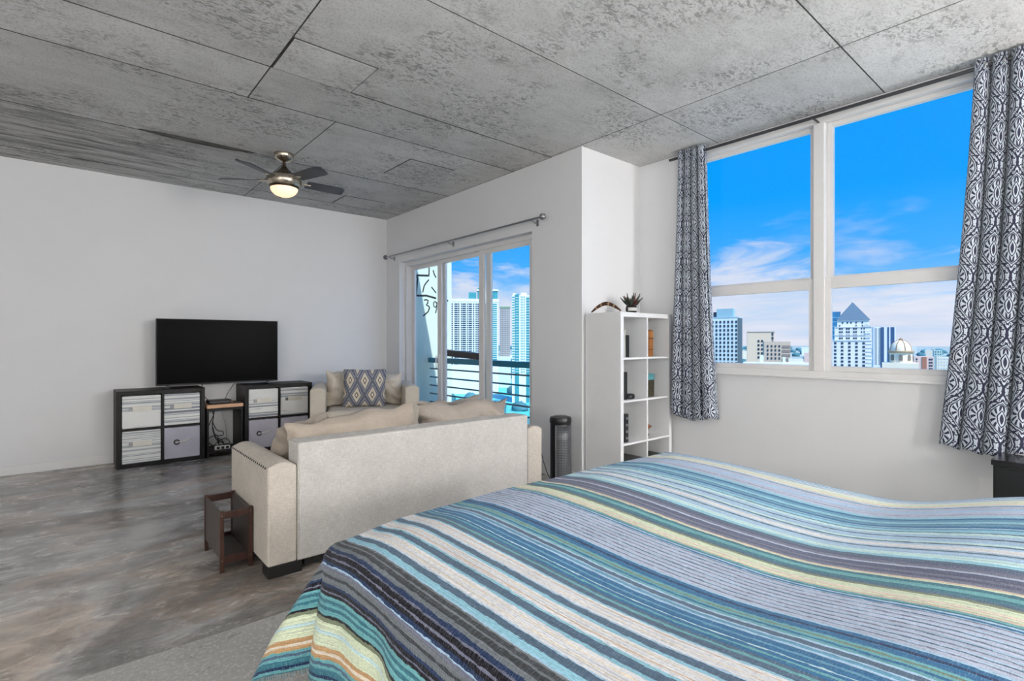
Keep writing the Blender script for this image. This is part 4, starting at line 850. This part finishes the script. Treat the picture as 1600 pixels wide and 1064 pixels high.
# ------------------------------------------------------------------ tall white bookcase and its contents
bc, cc = cube_cabinet('tall white cube bookcase of two by four compartments against wall', 3.502, 4.255, 2.70, 3.088, 1.505, 2, 4, WHITEL, name='bookcase')
def put(name, lab, cat, mb, mt, loc, bevel=.002, **kw): return tag(obj(name, mb, mt, None, loc, bevel=bevel, **kw), lab, cat)
c0, c1 = cc[0, 3], cc[1, 3]; ZB = [cc[0, r_][2]+.001 for r_ in range(4)]
def book(lab, x, y, z, th, dp, h, cover, tilt=0):
    t = thing('book', lab, 'book', (x, y, z), 0, 'books in the white bookcase'); t.rotation_euler = (0, R(tilt), 0)
    obj('cover', MB().box(0, th, 0, .004, 0, h).box(0, .003, .004, dp, 0, h).box(th-.003, th, .004, dp, 0, h), cover, t)
    obj('pages', B(.003, th-.003, .004, dp-.004, .003, h-.004), pbr('paper', srgb(228, 222, 206), .8), t)
x = 3.612
book('pale lavender spined book in the top left compartment', x, 2.76, ZB[3], .018, .16, .215, pbr('lavender cover', srgb(180, 186, 214), .5)); x += .02
book('thin cream spined book between lavender and black books', x, 2.76, ZB[3], .012, .16, .235, pbr('cream cover', srgb(214, 212, 190), .5)); x += .014
book('black spined book in the top left compartment', x, 2.75, ZB[3], .036, .15, .19, pbr('black cover', srgb(26, 28, 26), .45))
wb = thing('wooden_box', 'upright brown wooden box in the top right compartment', 'box', (4.003, 2.83, ZB[3]))
obj('body', B(-.05, .05, -.07, .07, 0, .225), BROWNB, wb, bevel=.004); obj('lid', B(-.047, .047, -.066, .066, .2255, .24), BROWNB, wb, bevel=.004)
for z in (.06, .16): obj('band', B(-.051, .051, -.071, .071, z, z+.006), BRONZE, wb)
dv = thing('network_device', 'black upright modem with round puck foot in the left compartment', 'device', (3.625, 2.80, ZB[2]))
obj('tower', B(-.02, .02, -.06, .06, 0, .235), BLACK, dv, bevel=.006)
pk = thing('black_puck', 'flat round black puck device beside the upright modem', 'device', (3.732, 2.80, ZB[2])); obj('body', MB().lathe([(.052, 0), (.058, .008), (.058, .03), (.048, .04)], n=28), BLACK, pk, smooth=35); obj('button', MB().lathe([(.012, .0405), (.012, .043)], n=14), STEEL, pk)
bt = thing('picture_book', 'dark book with teal top in second right compartment', 'book', (3.968, 2.80, ZB[2])); obj('cover', B(-.024, .085, -.05, .03, 0, .17), pbr('dark olive cover', srgb(64, 58, 42), .5, var=.5, vscale=22), bt, bevel=.002); obj('teal_band', B(-.026, .087, -.052, .032, .15, .205), pbr('teal cover', srgb(84, 146, 154), .5, var=.3, vscale=20), bt, bevel=.002)
tn = thing('speaker_tower', 'slim black tower with row of silver dots in third left compartment', 'speaker', (3.622, 2.80, ZB[1])); obj('body', B(-.026, .026, -.07, .07, 0, .24), BLACK, tn, bevel=.004)
for i in range(4): obj('dial', MB().lathe([(.012, 0), (.012, .005), (.008, .007)], (0, 0, 0), 14), STEEL, tn, (0.0, -.0705, .035+.056*i), (R(90), 0, 0))
fig = thing('wooden_figure', 'carved brown wooden bird figure in third right compartment', 'figurine', (4.005, 2.80, ZB[1]), R(0))
CARV = mk_woodgrain('carved brown wood', srgb(92, 50, 24), srgb(150, 96, 54), .45, (6, 6, 6))
obj('body', MB().tube([(-.085, 0, .012), (-.05, 0, .05), (0, 0, .075), (.04, 0, .085), (.075, 0, .075)], [.006, .022, .026, .016, .006], 10), CARV, fig, smooth=60)
obj('wing', MB().tube([(-.05, -.01, .11), (-.01, -.012, .085), (.05, -.01, .088)], [.004, .014, .003], 8), CARV, fig, smooth=60); obj('stand', MB().tube([(-.05, 0, .008), (.0, 0, .02), (.03, 0, .008)], [.008, .014, .008], 8), CARV, fig, smooth=60); obj('peg', MB().tube([(0, 0, .012), (0, 0, .07)], .005, 6), CARV, fig)
kb = thing('keepsake_box', 'black box with silver line ornament in bottom left compartment', 'box', (c0[0]+.158, 2.80, ZB[0])); obj('body', B(-.148, .148, -.085, .2, 0, .17), BLACK, kb, bevel=.004); obj('lid', B(-.151, .151, -.088, .203, .1705, .205), BLACK, kb, bevel=.005)
SIL = pbr('silver line', srgb(190, 190, 194), .3, .7)
for k, pts in enumerate(([(-.10, .19), (-.03, .195), (.02, .178), (-.04, .175)], [(-.13, .14), (-.05, .15), (.03, .13)], [(-.13, .12), (-.04, .128), (.04, .105)], [(-.12, .08), (-.10, .05), (-.07, .09), (-.05, .04)], [(.06, .15), (.06, .03)])): obj('ornament', MB().tube([(a, -.0885, b_) for a, b_ in pts], .003, 6), SIL, kb)
put('flat_case', 'low black case in bottom right compartment of the bookcase', 'case', B(-.13, .13, -.10, .16, 0, .19), BLACK, (c1[0]+.155, 2.84, ZB[0]), .006)
# boomerang and plant on top
bo = MB(); arc = []
for t in fr_(-1, 1, 17): arc.append((0, .16*t, .068*(1-abs(t)**1.7)+.008))
bo.tube(arc, [.006+.010*(1-abs(t)**3) for t in fr_(-1, 1, 17)], 8); bo.v = [(x*.55, y, z) for x, y, z in bo.v]
bo2 = thing('boomerang', 'dark brown patterned boomerang arched on top of the bookcase', 'boomerang', (3.535, 2.885, 1.507)); obj('blade', bo, mk_woodgrain('painted dark wood', srgb(40, 26, 18), srgb(112, 74, 46), .5, (8, 4, 8), 6), bo2, smooth=60)
for t in (-.6, -.25, .25, .6): obj('painted_band', MB().tube([(0, .16*t, .068*(1-abs(t)**1.7)+.008), (0, .16*t+.012, .068*(1-abs(t+.07)**1.7)+.008)], .0155 if abs(t) < .4 else .0145, 8), pbr('pale ochre paint', srgb(180, 150, 118), .6), bo2)
pl = thing('potted_plant', 'small dark succulent in a black and white vessel on the bookcase', 'plant', (3.86, 2.86, 1.507))
obj('pot', MB().lathe([(.032, 0), (.045, .01), (.052, .04), (.046, .07), (.04, .075)], n=24), pbr('black glazed pot', srgb(34, 32, 32), .35), pl, smooth=40)
obj('label_band', MB().grid(14, 2, lambda u, v: (.0535*math.cos(R(-175+150*u)), .0535*math.sin(R(-175+150*u)), .022+.03*v)), pbr('white band', srgb(220, 218, 212), .4), pl, smooth=60, solid=.002)
SUC = pbr('dark green succulent', srgb(46, 58, 44), .6, var=.4, vscale=50); SUR = pbr('reddish succulent', srgb(96, 44, 44), .6, var=.4, vscale=50)
random.seed(3)
for i in range(26):
    a = random.uniform(0, 2*math.pi); lean = random.uniform(.15, 1.1); L = random.uniform(.06, .115)
    d = Vector((math.cos(a)*math.sin(lean), math.sin(a)*math.sin(lean), math.cos(lean))); p0 = Vector((math.cos(a)*.02, math.sin(a)*.02, .068))
    pts = [p0, p0+d*L*.5, p0+d*L+Vector((0, 0, .012))]; obj('leaf', MB().tube(pts, [.005, .009, .003], 6), SUR if i % 5 == 0 else SUC, pl, smooth=60)

# ------------------------------------------------------------------ bed, blanket, nightstand
BX0, BX1, BY0, BY1, BZ = .655, 2.445, -.46, 1.575, .672
bed = thing('bed', 'wide bed with white base under the striped blanket', 'bed', ((BX0+BX1)/2, (BY0+BY1)/2, 0))
hw, hl = (BX1-BX0)/2-.012, (BY1-BY0)/2-.012
obj('base', B(-hw+.02, hw-.02, -hl, hl-.02, .10, .36), SHEET, bed, bevel=.02); obj('mattress', B(-hw, hw, -hl, hl, .36, BZ-.06), SHEET, bed, bevel=.05, seg=4)
for x in (-hw+.12, hw-.12):
    for y in (-hl+.12, hl-.12): obj('leg', B(x-.03, x+.03, y-.03, y+.03, 0, .10), BLACK, bed)
Wb, Lb = BX1-BX0, BY1-BY0; DS, DF, Rr = .385, .37, .055
def top_h(s, t):
    y = BY0+t; x = BX0+s
    h = .012*mnoise.noise(Vector((s*1.3, t*1.6, .3))) + .006*mnoise.noise(Vector((s*3.2, t*2.6, 4.3)))
    k = max(0, min(1, (.62-y)/.55)); k = k*k*(3-2*k)
    e = max(0, min(1, (s-.35)/1.0)); h += .085*k*(.35+.65*e)               # pillows under the blanket at the head
    h -= .018*math.exp(-((y-.62)/.35)**2)*e
    h += .016*math.exp(-((y-1.35)/.3)**2)*math.exp(-((s-1.15)/.7)**2)
    return h
def bl_f(u, v):
    s = -DS+u*(Wb+2*DS); t = v*(Lb+DF)
    a = -s if s < 0 else (s-Wb if s > Wb else 0); b_ = t-Lb if t > Lb else 0
    sx = -1 if s < 0 else 1
    cs, ct = min(max(s, 0), Wb), min(t, Lb)
    # rounded plan corners of the mattress
    r = math.hypot(a, b_); z = BZ+top_h(cs, ct)
    ed = min(cs, Wb-cs, Lb-ct)
    z -= .014*math.exp(-(ed/.10)**2)
    if cs < .2 and Lb-ct < .2: z -= .022*math.exp(-((cs/.14)**2+((Lb-ct)/.12)**2))
    x, y = BX0+cs, BY0+ct
    if r > 1e-6:
        dx, dy = sx*a/r, b_/r; phi = math.atan2(b_, a); cor = math.sin(2*phi) if (a > 0 and b_ > 0) else 0
        q_ = r/Rr
        if q_ < math.pi/2: out, dr_ = Rr*math.sin(q_), Rr*(1-math.cos(q_))
        else:
            ex = r-Rr*math.pi/2; fl = .10+.34*cor**1.5; out, dr_ = Rr+ex*fl, Rr+ex*math.sqrt(1-fl*fl)
        fade = min(1, max(0, dr_-.05)/.25)
        along = ct if a > b_ else cs
        out += fade*.020*math.sin(along*13+1.2)*(1-cor) + fade*.010*math.sin(along*29+.4)*(1-cor)
        if cor: out += fade*(.045*math.cos(4*(phi-math.pi/4)) - .035*math.exp(-((phi-.30)/.16)**2) - .035*math.exp(-((phi-1.27)/.16)**2))
        x += dx*out; y += dy*out; z -= dr_
    return (x, y, z)
nb_u, nb_v = 150, 140
bk = MB().grid(nb_u, nb_v, bl_f, lambda u, v: (-DS+u*(Wb+2*DS), v*(Lb+DF)))
bo_ = thing('blanket', 'woven blanket with blue, white, yellow and black stripes over the bed', 'blanket', ((BX0+BX1)/2, (BY0+BY1)/2, BZ))
ctr = Vector(bo_.location); bk.v = [tuple(Vector(p)-ctr) for p in bk.v]
bc_ = obj('cloth', bk, BLANKET, bo_, smooth=80, solid=.006)
fg = MB()                                                # short fringe along the left hem
for i in range(230):
    v = .35+.65*i/229; p = Vector(bl_f(0, v)); p2 = Vector(bl_f(.012, v)); d = (p-p2).normalized()
    e = p+d*random.uniform(.008, .02)+Vector((0, random.uniform(-.004, .004), 0)); fg.tube([tuple(p-ctr), tuple(e-ctr)], .0012, 4)
obj('fringe', fg, pbr('teal grey yarn', srgb(96, 140, 150), .9), bo_, kind='stuff')
ns = thing('nightstand', 'glossy black nightstand under the right curtain by window wall', 'nightstand', (4.05, .235, 0))
obj('top', B(-.155, .125, -.235, .235, .575, .605), pbr('black gloss top', srgb(30, 28, 30), .22), ns, bevel=.003); obj('carcass', B(-.14, .12, -.225, .228, .06, .575), pbr('black lacquer', srgb(10, 10, 11), .35), ns, bevel=.003)
for z0, z1 in ((.08, .31), (.325, .56)):
    dr2 = obj('drawer', B(-.152, -.141, -.215, .218, z0, z1), pbr('black lacquer', srgb(10, 10, 11), .35), ns, bevel=.002); obj('knob', MB().ball((-.162, 0, (z0+z1)/2), .011, 10), BRONZE, dr2, smooth=60)
for x in (-.11, .09):
    for y in (-.2, .2): obj('leg', B(x-.015, x+.015, y-.015, y+.015, 0, .06), BLACK, ns)
def outlet(lab, loc, rz, cover=False):
    t = thing('wall_outlet', lab, 'outlet', loc, rz); obj('plate', B(-.036, .036, -.007, 0, -.058, .058), TRIMW, t, bevel=.003)
    for z in (-.026, .026): obj('socket', B(-.016, .016, -.009, -.0065, z-.017, z+.017), pbr('socket face', srgb(214, 212, 208), .4), t, bevel=.002)
    if cover: obj('plug_in', B(-.028, .028, -.055, -.0095, -.04, .05), TRIMW, t, bevel=.012, seg=3)
outlet('white wall outlet with plug-in unit beside the black nightstand', (XW-.0005, .545, .36), R(90), True)
outlet('white wall outlet low between sliding door and tower heater', (XD-.0005, 3.63, .385), R(90))
